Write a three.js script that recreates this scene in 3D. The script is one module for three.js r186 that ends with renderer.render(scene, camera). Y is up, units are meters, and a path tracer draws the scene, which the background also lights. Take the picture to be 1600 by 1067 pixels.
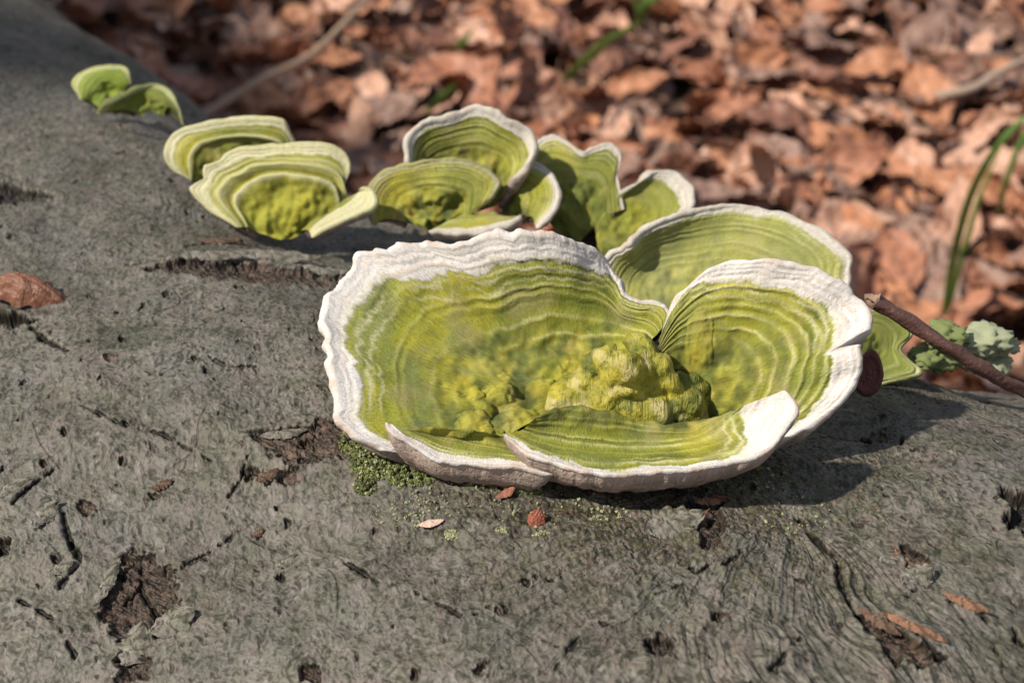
import * as THREE from 'three';
import { mergeGeometries, mergeVertices } from 'three/addons/utils/BufferGeometryUtils.js';
import { MarchingCubes } from 'three/addons/objects/MarchingCubes.js';
import { createNoise2D, createNoise3D } from 'simplex-noise';

// ------------------------------------------------------------------ camera, sky, sun, exposure
const scene = new THREE.Scene();
const EYE = new THREE.Vector3(-0.0246, 0.256, 0.3586), PITCH = 32 * Math.PI / 180, FOCAL = 2507;   // focal length in photograph pixels
const camera = new THREE.PerspectiveCamera(2 * Math.atan(533.5 / FOCAL) * 180 / Math.PI, 1024 / 682, 0.02, 400);
camera.position.copy(EYE);
camera.rotation.set(-PITCH, 0, 0);
camera.focus = 0.432;
camera.userData.fStop = 16;
scene.add(camera);

const SUN_EL = 47 * Math.PI / 180, SUN_BACK = -20 * Math.PI / 180;                                   // from the left, a little from the front
const sunDir = new THREE.Vector3(-Math.cos(SUN_EL) * Math.cos(SUN_BACK), Math.sin(SUN_EL), -Math.cos(SUN_EL) * Math.sin(SUN_BACK));
{ // a hazy autumn sky: pale blue overhead, whiter towards the horizon
  const W = 256, H = 128, d = new Float32Array(W * H * 4);
  for (let j = 0; j < H; j++) for (let i = 0; i < W; i++) {
    const el = Math.max(0, Math.sin(((j + 0.5) / H - 0.5) * Math.PI)), k = Math.pow(el, 0.55), o = (j * W + i) * 4;
    d[o] = 1.22 - 0.62 * k; d[o + 1] = 1.20 - 0.46 * k; d[o + 2] = 1.18 - 0.18 * k; d[o + 3] = 1;
  }
  const t = new THREE.DataTexture(d, W, H, THREE.RGBAFormat, THREE.FloatType);
  t.mapping = THREE.EquirectangularReflectionMapping; t.magFilter = THREE.LinearFilter; t.needsUpdate = true;
  scene.background = t; scene.environment = t;
}
scene.environmentIntensity = 0.35; scene.backgroundIntensity = 0.35;
const sun = new THREE.DirectionalLight(new THREE.Color(1, 0.92, 0.79), 5.0);
sun.name = 'sun';
sun.position.copy(sunDir).multiplyScalar(4);
sun.castShadow = true;
sun.shadow.radius = 3.2;
Object.assign(sun.shadow.camera, { left: -2.5, right: 2.5, top: 2.5, bottom: -2.5, near: 0.1, far: 12 });
sun.shadow.mapSize.set(4096, 4096);
scene.add(sun, sun.target);
const renderer = new THREE.WebGLRenderer({ antialias: true });
renderer.toneMapping = THREE.LinearToneMapping;
renderer.toneMappingExposure = 1.14;
renderer.shadowMap.enabled = true;

// ------------------------------------------------------------------ helpers
const { clamp, lerp, smoothstep } = THREE.MathUtils;
const V = (x, y, z) => new THREE.Vector3(x, y, z);
function rng(seed) { let s = seed >>> 0; return () => { s = (s + 0x6d2b79f5) | 0; let t = Math.imul(s ^ (s >>> 15), 1 | s); t = (t + Math.imul(t ^ (t >>> 7), 61 | t)) ^ t; return ((t ^ (t >>> 14)) >>> 0) / 4294967296; }; }
const n2 = createNoise2D(rng(11)), n3 = createNoise3D(rng(12));
const fbm2 = (x, y, o = 4) => { let a = 0.5, f = 1, v = 0; for (let i = 0; i < o; i++) { v += a * n2(x * f + i * 17.3, y * f - i * 9.1); a *= 0.5; f *= 2.03; } return v; };
const fbm3 = (x, y, z, o = 3) => { let a = 0.5, f = 1, v = 0; for (let i = 0; i < o; i++) { v += a * n3(x * f + i * 17.3, y * f - i * 9.1, z * f + 4.1 * i); a *= 0.5; f *= 2.03; } return v; };
const mix3 = (a, b, k) => [a[0] + (b[0] - a[0]) * k, a[1] + (b[1] - a[1]) * k, a[2] + (b[2] - a[2]) * k];
const used = new Map();
function numbered(name) { const n = used.get(name) ?? 0; used.set(name, n + 1); return n ? `${name}_${String(n).padStart(3, '0')}` : name; }
function tag(o, label, category, group, kind) {
  if (label) o.userData.label = label;
  if (category) o.userData.category = category;
  if (group) o.userData.group = group;
  if (kind) o.userData.kind = kind;
  return o;
}
function thing(name, label, category, pos, group) { const o = new THREE.Group(); o.name = numbered(name); o.position.copy(pos); scene.add(o); return tag(o, label, category, group); }
function part(name, geo, mat, parent, label) { const m = new THREE.Mesh(geo, mat); m.name = name; if (label) m.userData.label = label; parent.add(m); return m; }
function solo(name, geo, mat, label, category, group, kind) { const m = new THREE.Mesh(geo, mat); m.name = numbered(name); scene.add(m); return tag(m, label, category, group, kind); }
// the point that lies y metres high on the line of sight through a spot of the photograph
function at(u, v, y) {
  const dv = 533.5 - v, f = FOCAL * Math.cos(PITCH) + dv * Math.sin(PITCH), d = FOCAL * Math.sin(PITCH) - dv * Math.cos(PITCH), t = (EYE.y - y) / d;
  return V(EYE.x + (u - 800) * t, y, EYE.z - f * t);
}
const rayDir = (u, v) => at(u, v, EYE.y - 1).sub(EYE).normalize();

// ------------------------------------------------------------------ textures
function lattice(seed, n) { const r = rng(seed), a = new Float32Array(n * n); for (let i = 0; i < a.length; i++) a[i] = r() * 2 - 1; return a; }
const LAT = lattice(77, 256);
function tileNoise(x, y, px, py, off = 0) {                     // value noise that repeats after px, py cells
  const xi = Math.floor(x), yi = Math.floor(y), fx = x - xi, fy = y - yi, sx = fx * fx * (3 - 2 * fx), sy = fy * fy * (3 - 2 * fy);
  const g = (i, j) => LAT[((((((j % py) + py) % py) + off * 37) & 255) << 8) | (((((i % px) + px) % px) + off * 91) & 255)];
  return lerp(lerp(g(xi, yi), g(xi + 1, yi), sx), lerp(g(xi, yi + 1), g(xi + 1, yi + 1), sx), sy);
}
function dataTexture(w, h, fn, srgb, repeat = true) {
  const d = new Uint8Array(w * h * 4);
  for (let j = 0; j < h; j++) for (let i = 0; i < w; i++) { const c = fn(i / w, j / h), k = (j * w + i) * 4; for (let q = 0; q < 3; q++) d[k + q] = clamp(Math.round((c.length ? c[q] : c) * 255), 0, 255); d[k + 3] = 255; }
  const t = new THREE.DataTexture(d, w, h, THREE.RGBAFormat);
  if (repeat) t.wrapS = t.wrapT = THREE.RepeatWrapping;
  t.magFilter = THREE.LinearFilter; t.minFilter = THREE.LinearMipmapLinearFilter; t.generateMipmaps = true;
  if (srgb) t.colorSpace = THREE.SRGBColorSpace;
  t.needsUpdate = true;
  return t;
}
const toS = (x) => (x <= 0.0031308 ? 12.92 * x : 1.055 * Math.pow(x, 1 / 2.4) - 0.055), sr = (c) => c.map((x) => toS(Math.max(0, x)));

// bark detail tile, 0.16 m a side: scaly skin with short dark cracks
const BT = 0.16, barkH = new Float32Array(1024 * 1024), barkDark = new Float32Array(1024 * 1024), barkTone = new Float32Array(1024 * 1024), barkPale = new Float32Array(1024 * 1024);
{
  const r = rng(5);
  const cells = (n, m, seed) => { const q = rng(seed), a = []; for (let i = 0; i < n * m; i++) a.push([q(), q(), q(), q() * 2 - 1, q() * 2 - 1]); return (x, y) => { const X = x * n, Y = y * m, xi = Math.floor(X), yi = Math.floor(Y); let f1 = 9, f2 = 9, id = null, ox = 0, oy = 0; for (let b = -1; b <= 1; b++) for (let c = -1; c <= 1; c++) { const g = a[(((yi + b) % m + m) % m) * n + ((xi + c) % n + n) % n], dx = xi + c + g[0] - X, dy = yi + b + g[1] - Y, d = Math.hypot(dx, dy); if (d < f1) { f2 = f1; f1 = d; id = g; ox = dx; oy = dy; } else if (d < f2) f2 = d; } return [f2 - f1, id, ox, oy]; }; };
  const big = cells(42, 62, 71), small = cells(104, 150, 72);
  for (let j = 0; j < 1024; j++) for (let i = 0; i < 1024; i++) {
    const x = i / 1024, y = j / 1024, wx = x + 0.006 * tileNoise(x * 32, y * 32, 32, 32, 1) + 0.004 * tileNoise(x * 90, y * 90, 90, 90, 11), wy = y + 0.006 * tileNoise(x * 32, y * 32, 32, 32, 2) + 0.004 * tileNoise(x * 90, y * 90, 90, 90, 12);
    const [e1, g1, x1, y1] = big(wx + 0.35 * wy, wy), [e2, g2, x2, y2] = small(wx + 0.35 * wy, wy);
    const k1 = Math.min(1, e1 * 5), k2 = Math.min(1, e2 * 4), n = 0.5 * tileNoise(wx * 128, wy * 180, 128, 180, 5) + 0.5 * tileNoise(x * 250, y * 250, 250, 250, 6);
    const p = wx + wy, q = wy - wx, m1 = tileNoise(p * 30, q * 60, 30, 60, 21), m2 = tileNoise(p * 64, q * 120, 64, 120, 22), m3 = tileNoise(p * 110, q * 190, 110, 190, 23), m4 = tileNoise(p * 190, q * 256, 190, 256, 24);
    const mott = smoothstep(0.30 * m1 + 0.50 * m2 + 0.62 * m3 + 0.35 * m4, -0.02, 0.55);
    barkH[j * 1024 + i] = clamp(0.5 + 0.06 * (k1 - 1) + 0.05 * (k2 - 1) + 0.10 * m2 - 0.18 * mott + 0.16 * m3 + 0.12 * m4 + 0.10 * n, 0, 1);
    barkTone[j * 1024 + i] = mott; barkPale[j * 1024 + i] = smoothstep(0.6 * tileNoise(p * 40, q * 70, 40, 70, 25) + 0.6 * m3 + 0.15 * n - 0.4 * mott, 0.22, 0.6);
  }
  for (let k = 0; k < 1100; k++) {                                // little lens-shaped scars and lifted scales
    const cx = r() * 1024, cy = r() * 1024, L = 4 + r() * r() * 14, W = 1.4 + r() * 3, a = 0.5 + (r() - 0.5) * 1.1, ca = Math.cos(a), sa = Math.sin(a), deep = 0.2 + r() * 0.6;
    for (let dy = -30; dy <= 30; dy++) for (let dx = -30; dx <= 30; dx++) {
      const p = (dx * ca + dy * sa) / L, q0 = (-dx * sa + dy * ca) / W, q = q0 + 1.2 * p * p - 0.3, d = p * p + q * q, idx = (((cy + dy) & 1023) << 10) | ((cx + dx) & 1023);
      if (d < 1) { barkH[idx] -= deep * 0.55 * (1 - d); barkDark[idx] = Math.max(barkDark[idx], deep * (1 - d * d)); }
      else if (d < 3 && q > 0) barkH[idx] += deep * 0.22 * (3 - d) / 2;
    }
  }
}
const tap = (a, x, y) => a[((Math.floor(y * 1024) & 1023) << 10) | (Math.floor(x * 1024) & 1023)];
const barkBump = dataTexture(1024, 1024, (x, y) => clamp(tap(barkH, x, y), 0, 1));
function barkTexel(x, y) { x -= Math.floor(x); y -= Math.floor(y);
  const h = tap(barkH, x, y), g = tileNoise(x * 40, y * 40, 40, 40, 8), f = tileNoise(x * 220, y * 220, 220, 220, 9), m = tileNoise(x * 75, y * 75, 75, 75, 10);
  let c = mix3([0.74, 0.69, 0.655], [0.64, 0.64, 0.54], clamp(0.5 + g, 0, 1));
  c = mix3(c, [0.80, 0.69, 0.66], clamp(1.3 * tileNoise(x * 30, y * 36, 30, 36, 14) - 0.2, 0, 0.7));
  c = mix3(c, [1.0, 0.99, 0.98], 0.9 * tap(barkPale, x, y));
  c = mix3(c, mix3([0.20, 0.225, 0.15], [0.26, 0.24, 0.195], clamp(0.5 + m, 0, 1)), 0.95 * tap(barkTone, x, y));
  c = c.map((q) => q * (1 + 0.18 * f));
  return mix3(c, [0.17, 0.12, 0.085], clamp(tap(barkDark, x, y) * 1.2, 0, 0.88));
}
const barkMap = dataTexture(1024, 1024, (x, y) => sr(barkTexel(x, y)), true);
// velvety fungus skin, for relief and grain
const feltBump = dataTexture(512, 512, (x, y) => 0.5 + 0.22 * tileNoise(x * 200, y * 60, 200, 60, 1) + 0.16 * tileNoise(x * 120, y * 120, 120, 120, 2) + 0.16 * tileNoise(x * 256, y * 256, 256, 256, 4));
const feltMap = dataTexture(512, 512, (x, y) => { const v = 0.9 + 0.07 * tileNoise(x * 120, y * 50, 120, 50, 3) + 0.07 * tileNoise(x * 240, y * 240, 240, 240, 5) - 0.3 * smoothstep(tileNoise(x * 90, y * 90, 90, 90, 6), 0.72, 0.9); return sr([v, v, v]); }, true);
const grainBump = dataTexture(512, 512, (x, y) => 0.5 + 0.25 * tileNoise(x * 40, y * 40, 40, 40, 1) + 0.15 * tileNoise(x * 100, y * 100, 100, 100, 2) + 0.1 * tileNoise(x * 240, y * 240, 240, 240, 3));

// ------------------------------------------------------------------ the log: a gently bent trunk, its crest line y = 0
const RAD = 0.25;
const axis = new THREE.CatmullRomCurve3([V(1.3, 0, 0.46), V(0.9, 0, 0.345), V(0.4, 0, 0.165), V(0.093, 0, 0.048), V(0.04, 0, 0.022), V(-0.229, 0, -0.164), V(-0.344, 0, -0.303), V(-0.62, 0, -0.67), V(-1.25, 0, -1.5), V(-2.2, 0, -2.75)], false, 'centripetal');
axis.arcLengthDivisions = 2000;
const AXN = 900, AXL = axis.getLength(), axP = [], axD = [];
for (let i = 0; i <= AXN; i++) { axP.push(axis.getPointAt(i / AXN)); axD.push(axis.getTangentAt(i / AXN)); }
let S0 = 0; { let best = 9; axP.forEach((p, i) => { const d = Math.hypot(p.x, p.z); if (d < best) { best = d; S0 = i / AXN * AXL; } }); }
function axisAt(s) { const q = clamp((s + S0) / AXL, 0, 1) * AXN, i = Math.min(AXN - 1, Math.floor(q)), f = q - i; return { p: axP[i].clone().lerp(axP[i + 1], f), d: axD[i].clone().lerp(axD[i + 1], f).normalize() }; }
function toLog(x, z) {                                           // (along the log, across it, away from the camera positive)
  let b = 1e9, bi = 0;
  for (let i = 0; i <= AXN; i += 6) { const d = (axP[i].x - x) ** 2 + (axP[i].z - z) ** 2; if (d < b) { b = d; bi = i; } }
  for (let i = Math.max(0, bi - 6); i <= Math.min(AXN, bi + 6); i++) { const d = (axP[i].x - x) ** 2 + (axP[i].z - z) ** 2; if (d < b) { b = d; bi = i; } }
  const D = axD[bi], rx = x - axP[bi].x, rz = z - axP[bi].z, along = rx * D.x + rz * D.z;
  return { s: bi / AXN * AXL - S0 + along, d: rx * -D.z + rz * D.x };
}
const side = (D) => V(-D.z, 0, D.x);                            // along runs right to left, so this points away from the camera
function onLog(u, v) {
  const d = rayDir(u, v), f = (t) => { const p = EYE.clone().addScaledVector(d, t), q = toLog(p.x, p.z); return Math.hypot(q.d, p.y + RAD) - RAD; };
  let a = 0.2, b = 0.2, prev = f(a);
  for (let i = 0; i < 200; i++) { b = a + 0.006; const c = f(b); if (c < 0) break; if (c > prev && c < 0.02 && i > 5 && prev < c - 0.0005 && a > 0.45) break; prev = c; a = b; }
  for (let i = 0; i < 16; i++) { const m = (a + b) / 2; if (f(m) > 0) a = m; else b = m; }
  const p = EYE.clone().addScaledVector(d, a), q = toLog(p.x, p.z);
  return { s: q.s, w: RAD * Math.asin(clamp(q.d / RAD, -1, 1)), p };
}
// places on the bark, read from the photograph
const poly = (pts) => { const q = pts.map(([u, v]) => { const o = onLog(u, v); return [o.s, o.w]; }); const xs = q.map((p) => p[0]), ys = q.map((p) => p[1]); return { q, x0: Math.min(...xs) - 0.012, x1: Math.max(...xs) + 0.012, y0: Math.min(...ys) - 0.012, y1: Math.max(...ys) + 0.012 }; };
const segD = (x, y, a, b) => { const dx = b[0] - a[0], dy = b[1] - a[1], t = clamp(((x - a[0]) * dx + (y - a[1]) * dy) / (dx * dx + dy * dy + 1e-12), 0, 1); return Math.hypot(x - a[0] - t * dx, y - a[1] - t * dy); };
function polyD(P, x, y) { let inside = false, d = 9; const q = P.q; for (let i = 0, j = q.length - 1; i < q.length; j = i++) { d = Math.min(d, segD(x, y, q[i], q[j])); if ((q[i][1] > y) !== (q[j][1] > y) && x < (q[j][0] - q[i][0]) * (y - q[i][1]) / (q[j][1] - q[i][1]) + q[i][0]) inside = !inside; } return inside ? -d : d; }
function lineD(P, x, y) { let d = 9; for (let i = 1; i < P.q.length; i++) d = Math.min(d, segD(x, y, P.q[i - 1], P.q[i])); return d; }
const peels = [                                                   // [outline, depth, how dark]
  [[[178, 850], [215, 846], [262, 878], [272, 930], [262, 965], [238, 950], [222, 985], [236, 1067], [180, 1067], [172, 985], [142, 950], [160, 900]], 0.0022, 0.25],
  [[[215, 416], [330, 404], [400, 402], [470, 412], [535, 420], [515, 440], [440, 446], [330, 438], [260, 428]], 0.0025, 0.15],
  [[[390, 685], [450, 680], [520, 662], [550, 690], [540, 722], [480, 726], [430, 722]], 0.0014, 0.05],
  [[[1342, 962], [1392, 985], [1442, 1008], [1475, 1035], [1440, 1052], [1400, 1042], [1368, 1012]], 0.0026, 0.1],
  [[[1410, 842], [1448, 860], [1452, 892], [1424, 880]], 0.002, 0.2],
  [[[1075, 772], [1128, 776], [1134, 850], [1096, 862]], 0.0022, 0.55],
  [[[1565, 782], [1620, 785], [1620, 850], [1578, 826]], 0.006, 0.9],
  [[[-30, 258], [20, 268], [86, 298], [40, 303], [-30, 312]], 0.006, 0.95],
  [[[-30, 470], [40, 474], [52, 492], [20, 502], [-30, 498]], 0.006, 0.9],
  [[[1012, 1020], [1050, 1016], [1058, 1030], [1028, 1052]], 0.003, 0.7],
  [[[1105, 985], [1130, 968], [1128, 985]], 0.002, 0.4],
  [[[725, 1055], [762, 1046], [752, 1062]], 0.002, 0.4],
  [[[375, 735], [400, 726], [408, 742], [385, 748]], 0.0015, 0.1],
  [[[435, 742], [462, 735], [466, 752], [440, 758]], 0.0015, 0.15],
  [[[-20, 840], [14, 842], [10, 868], [-20, 862]], 0.004, 0.9],
  [[[110, 780], [148, 768], [150, 792], [120, 794]], 0.0012, 0.05],
  [[[468, 1048], [500, 1040], [498, 1067], [470, 1067]], 0.002, 0.3],
].map(([o, d, k]) => [poly(o), d, k]);
const cracks = [
  [[[130, 640], [190, 668], [250, 680], [330, 720]], 0.0008, 0.002], [[[520, 860], [590, 905], [640, 915], [720, 960]], 0.0007, 0.002], [[[20, 930], [80, 965], [110, 1020]], 0.0009, 0.0025], [[[300, 560], [360, 590], [400, 588]], 0.0007, 0.002], [[[870, 1060], [905, 1010], [960, 985]], 0.0007, 0.002],
  [[[45, 500], [68, 522], [104, 548]], 0.0016, 0.004], [[[262, 878], [330, 836], [372, 812], [405, 792]], 0.0007, 0.0022], [[[352, 772], [376, 745], [388, 715]], 0.0007, 0.002],
  [[[92, 796], [100, 832], [118, 870], [84, 906]], 0.0014, 0.0035], [[[18, 782], [58, 746], [80, 732]], 0.001, 0.003],
  [[[1268, 818], [1308, 868], [1318, 920], [1345, 965]], 0.0016, 0.004], [[[1378, 868], [1412, 870]], 0.001, 0.003], [[[1420, 930], [1445, 900], [1450, 880]], 0.001, 0.003], [[[1488, 938], [1515, 935], [1548, 972]], 0.0012, 0.004],
  [[[1208, 1067], [1228, 1032], [1248, 1008]], 0.0012, 0.003], [[[742, 960], [790, 945]], 0.0008, 0.002], [[[1030, 935], [1068, 920]], 0.0008, 0.002], [[[835, 902], [862, 905]], 0.001, 0.0025], [[[1392, 968], [1440, 1005], [1470, 1036]], 0.001, 0.004],
  [[[200, 405], [320, 402], [430, 398], [500, 415], [550, 425]], 0.0014, 0.005], [[[290, 380], [360, 368]], 0.001, 0.003], [[[205, 870], [205, 900], [180, 928]], 0.001, 0.003], [[[205, 905], [230, 945], [236, 985]], 0.001, 0.003],
  [[[1130, 895], [1160, 870]], 0.001, 0.003], [[[1080, 892], [1086, 905], [1110, 890]], 0.001, 0.003], [[[1556, 1010], [1570, 1040]], 0.001, 0.003], [[[1585, 975], [1596, 1000]], 0.0012, 0.004],
].map(([o, w, d]) => [poly(o), w, d]);
const pitRand = rng(31), PITC = 0.011, pitCell = new Map();
function pitAt(i, j) { const key = i * 4096 + j; let p = pitCell.get(key); if (p === undefined) { const r = rng((i + 500) * 7919 + (j + 500) * 104729); r(); p = r() < 0.46 ? [(i + r()) * PITC, (j + r()) * PITC, 0.0007 + 0.0020 * r() * r(), 0.22 + 0.35 * r(), r() * 1.4 - 0.1, 0.0004 + r() * 0.0012, r()] : null; pitCell.set(key, p); } return p; }
const flakeCell = new Map();
function flakeAt(i, j) { const key = i * 4096 + j; let p = flakeCell.get(key); if (p === undefined) { const r = rng((i + 700) * 15731 + (j + 900) * 789221); r(); p = r() < 0.30 ? [r(), r(), r() * 1.6 - 0.3, 0.0012 + 0.0034 * r() * r(), 1.4 + r() * 1.4] : null; flakeCell.set(key, p); } return p; }
const KNOT = onLog(1225, 745), FUN = onLog(960, 650), SMUDGE = onLog(205, 530);
function bark(s, w) {                                            // relief in metres and colour
  const wob = 0.0017 * n2(s * 130, w * 130) + 0.0007 * n2(s * 420 + 5, w * 420);
  let hs = 0, h = 0.006 * n2(s * 5, w * 7) + 0.0013 * n2(s * 22 + 3, w * 30) + 0.00035 * n2(s * 70, w * 110 + s * 20);
  h += 0.00014 * n2((s + w) * 130, (w - s) * 260) + 0.00010 * n2(s * 520, w * 640);
  const big = fbm2(s * 9 + 4, w * 12, 3), mid = fbm2(s * 45, w * 60 + 7, 3);
  let c = mix3([0.250, 0.232, 0.215], [0.420, 0.398, 0.375], clamp(0.5 + 0.9 * big + 0.6 * mid, 0, 1));
  c = mix3(c, [0.215, 0.215, 0.150], clamp(0.05 + 1.0 * fbm2(s * 30 + 40, w * 30, 3), 0, 0.75));
  c = mix3(c, [0.44, 0.41, 0.385], clamp(1.8 * n2(s * 120 + 9, w * 170) - 0.75, 0, 0.7));
  c = mix3(c, [0.33, 0.335, 0.35], clamp(1.2 * fbm2(s * 16 - 20, w * 18, 2) - 0.1, 0, 0.6));
  // the gnarled collar right of the fungus, its furrows fanning towards the camera
  const kx = s - KNOT.s, ky = w - KNOT.w, kr = Math.hypot(kx, ky), ka = Math.atan2(kx, -ky);
  const fan = smoothstep(kr, 0.006, 0.03) * (1 - smoothstep(kr, 0.07, 0.13)) * smoothstep(1.25 - Math.abs(ka), 0, 0.5);
  if (fan > 0) {
    const kw = ka + 0.10 * n2(s * 18, w * 18) + 0.018 * n2(s * 90, w * 90), fu = n2(kw * 6, kr * 9) * 0.4 + n2(kw * 17, kr * 14) * 0.5 + n2(kw * 46, kr * 24) * 0.6; hs += fan * 0.0003 * n2(kw * 60, kr * 60);
    h += fan * (0.0009 * fu + 0.003 * Math.exp(-ka * ka * 6));
    c = mix3(c, fu < 0 ? [0.10, 0.088, 0.065] : [0.46, 0.42, 0.37], fan * clamp(Math.abs(fu) * 1.2, 0, 0.6) * (0.55 + 0.45 * n2(s * 40, w * 40)));
  }
  // dirt, algae and crumbs gathered round the fungus
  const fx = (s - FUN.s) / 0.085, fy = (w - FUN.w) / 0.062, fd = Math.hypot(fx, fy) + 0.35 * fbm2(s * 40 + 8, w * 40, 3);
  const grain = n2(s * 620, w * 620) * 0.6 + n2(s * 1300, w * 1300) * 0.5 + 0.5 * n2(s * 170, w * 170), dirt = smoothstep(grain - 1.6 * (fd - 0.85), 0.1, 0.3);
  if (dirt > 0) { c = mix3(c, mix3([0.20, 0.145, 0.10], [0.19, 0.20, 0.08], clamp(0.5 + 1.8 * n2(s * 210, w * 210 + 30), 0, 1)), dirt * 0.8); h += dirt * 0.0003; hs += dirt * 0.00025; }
  { const px = (s - SMUDGE.s) / 0.021, py = (w - SMUDGE.w) / 0.009, g = grain * 0.5 + 0.4 * n2(s * 120 + w * 200, w * 420) - 1.3 * (Math.hypot(px, py + 0.5 * px) - 0.8); if (g > 0) c = mix3(c, [0.13, 0.145, 0.105], 0.75 * smoothstep(g, 0, 0.3)); }
  // lifted scales and pits
  const ci = Math.floor(s / PITC), cj = Math.floor(w / PITC);
  for (let i = ci - 1; i <= ci + 1; i++) for (let j = cj - 1; j <= cj + 1; j++) {
    const p = pitAt(i, j); if (!p) continue;
    const dx = s - p[0], dy = w - p[1], ca = Math.cos(p[4]), sa = Math.sin(p[4]), a = (dx * ca + dy * sa) / p[2], b = (-dx * sa + dy * ca) / (p[2] * p[3]) + 0.5 * a * a + n2(s * 420, w * 420) * 0.35, q = a * a + b * b;
    if (q < 1) { h -= p[5] * (1 - q * q); hs -= p[5] * (1 - q * q); c = mix3(c, p[6] < 0.35 ? [0.15, 0.065, 0.04] : [0.045, 0.034, 0.026], Math.min(1, (1 - q * q) * 1.6) * 0.92); }
    else if (q < 4.5 && b > 0) { const k = (4.5 - q) / 3.5; h += p[5] * 0.5 * k * k; hs += p[5] * 0.4 * k * k; c = mix3(c, [0.42, 0.39, 0.36], 0.45 * k); }
  }
  { // scattered small places where the skin has flaked off
    const C = 0.026, ci = Math.floor(s / C), cj = Math.floor(w / C);
    for (let i = ci - 1; i <= ci + 1; i++) for (let j = cj - 1; j <= cj + 1; j++) {
      const q = flakeAt(i, j); if (!q) continue;
      const dx = s - (i + q[0]) * C, dy = w - (j + q[1]) * C; if (dx * dx + dy * dy > 0.0002) continue;
      const ca = Math.cos(q[2]), sa = Math.sin(q[2]), d = Math.hypot(dx * ca + dy * sa, (-dx * sa + dy * ca) * q[4]) - q[3] + 0.9 * wob + 0.0016 * n2(s * 80 + i * 9, w * 80);
      if (d < 0) { const k = smoothstep(-d, 0, 0.0010); h -= 0.0010 * k; hs -= 0.0007 * smoothstep(-d, 0, 0.0005); c = mix3(c, mix3([0.20, 0.12, 0.09], [0.36, 0.245, 0.195], clamp(0.5 + 0.9 * n2(s * 130, w * 400), 0, 1)), 0.9 * smoothstep(-d, 0, 0.0004)); if (d > -0.0009) c = mix3(c, [0.06, 0.04, 0.03], 0.7 * smoothstep(-d, 0, 0.0003) * clamp(0.5 + n2(s * 90, w * 90 + 5), 0, 1)); }
      else if (d < 0.0018) { const k = 1 - d / 0.0018; h += 0.0006 * k; hs += 0.0004 * k; c = mix3(c, [0.45, 0.42, 0.385], 0.5 * k); }
    }
  }
  { const gl = Math.abs(n2(s * 16 + 0.5 * w * 16, (w - 0.35 * s) * 40)), gm = n2(s * 20 + 60, w * 20); if (gm > 0.35 && gl < 0.03) { const k = (1 - gl / 0.03) * smoothstep(gm, 0.35, 0.6); hs -= 0.0007 * k; c = mix3(c, [0.06, 0.045, 0.035], 0.8 * k); } }
  for (const [P, dep, dark] of peels) {
    if (s < P.x0 || s > P.x1 || w < P.y0 || w > P.y1) continue;
    const d = polyD(P, s, w) + wob;
    if (d < 0) {
      const k = smoothstep(-d, 0, 0.0013); h -= dep * 0.8 * k; hs -= 0.0006 * smoothstep(-d, 0, 0.0006); hs += 0.0005 * n2(s * 160, w * 620) + 0.0003 * n2(s * 900, w * 900); h += k * (0.0006 * n2(s * 160, w * 520) + 0.0005 * n2(s * 420, w * 500));
      let e = mix3([0.155, 0.095, 0.072], [0.30, 0.195, 0.150], clamp(0.5 + 0.8 * n2(s * 120, w * 340), 0, 1)); e = mix3(e, [0.10, 0.07, 0.05], clamp(n2(s * 230, w * 230) * 1.5, 0, 0.8)); e = mix3(e, [0.045, 0.033, 0.026], dark);
      c = mix3(c, e, smoothstep(-d, 0, 0.0004)); if (d > -0.0012) c = mix3(c, [0.05, 0.034, 0.026], 0.75 * smoothstep(-d, 0, 0.0003) * (0.5 + 0.5 * n2(s * 60, w * 60)));
    } else if (d < 0.004) { const k = 1 - d / 0.004; h += 0.0008 * k * k; c = mix3(c, [0.34, 0.31, 0.27], 0.45 * k); }
  }
  for (const [P, wid, dep] of cracks) {
    if (s < P.x0 || s > P.x1 || w < P.y0 || w > P.y1) continue;
    const d = lineD(P, s, w) + 0.0004 * n2(s * 300, w * 300) + 0.0005 * n2(s * 90, w * 90), W = wid * (0.50 + 0.30 * n2(s * 70, w * 70)), k = 1 - smoothstep(d, W * 0.3, W);
    h -= dep * 0.3 * (1 - smoothstep(d, wid * 0.1, wid * 0.9));
    if (k > 0) { hs -= dep * 0.5 * k; c = mix3(c, [0.035, 0.024, 0.018], k * 0.95); } else if (d < wid * 3) h += 0.0007 * (1 - d / (wid * 3));
  }
  return { h, c, hs };
}
function logPoint(s, w, h = 0) { const { p, d } = axisAt(s), o = side(d), phi = w / RAD; return p.addScaledVector(o, (RAD + h) * Math.sin(phi)).setY((RAD + h) * Math.cos(phi) - RAD); }
function logNormal(s, w) { const { d } = axisAt(s), phi = w / RAD; return side(d).multiplyScalar(Math.sin(phi)).setY(Math.cos(phi)); }
const fallen = thing('fallen_log', 'fallen grey-barked beech trunk that carries the green bracket fungi', 'log', V(0, -0.45, 0));
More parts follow.
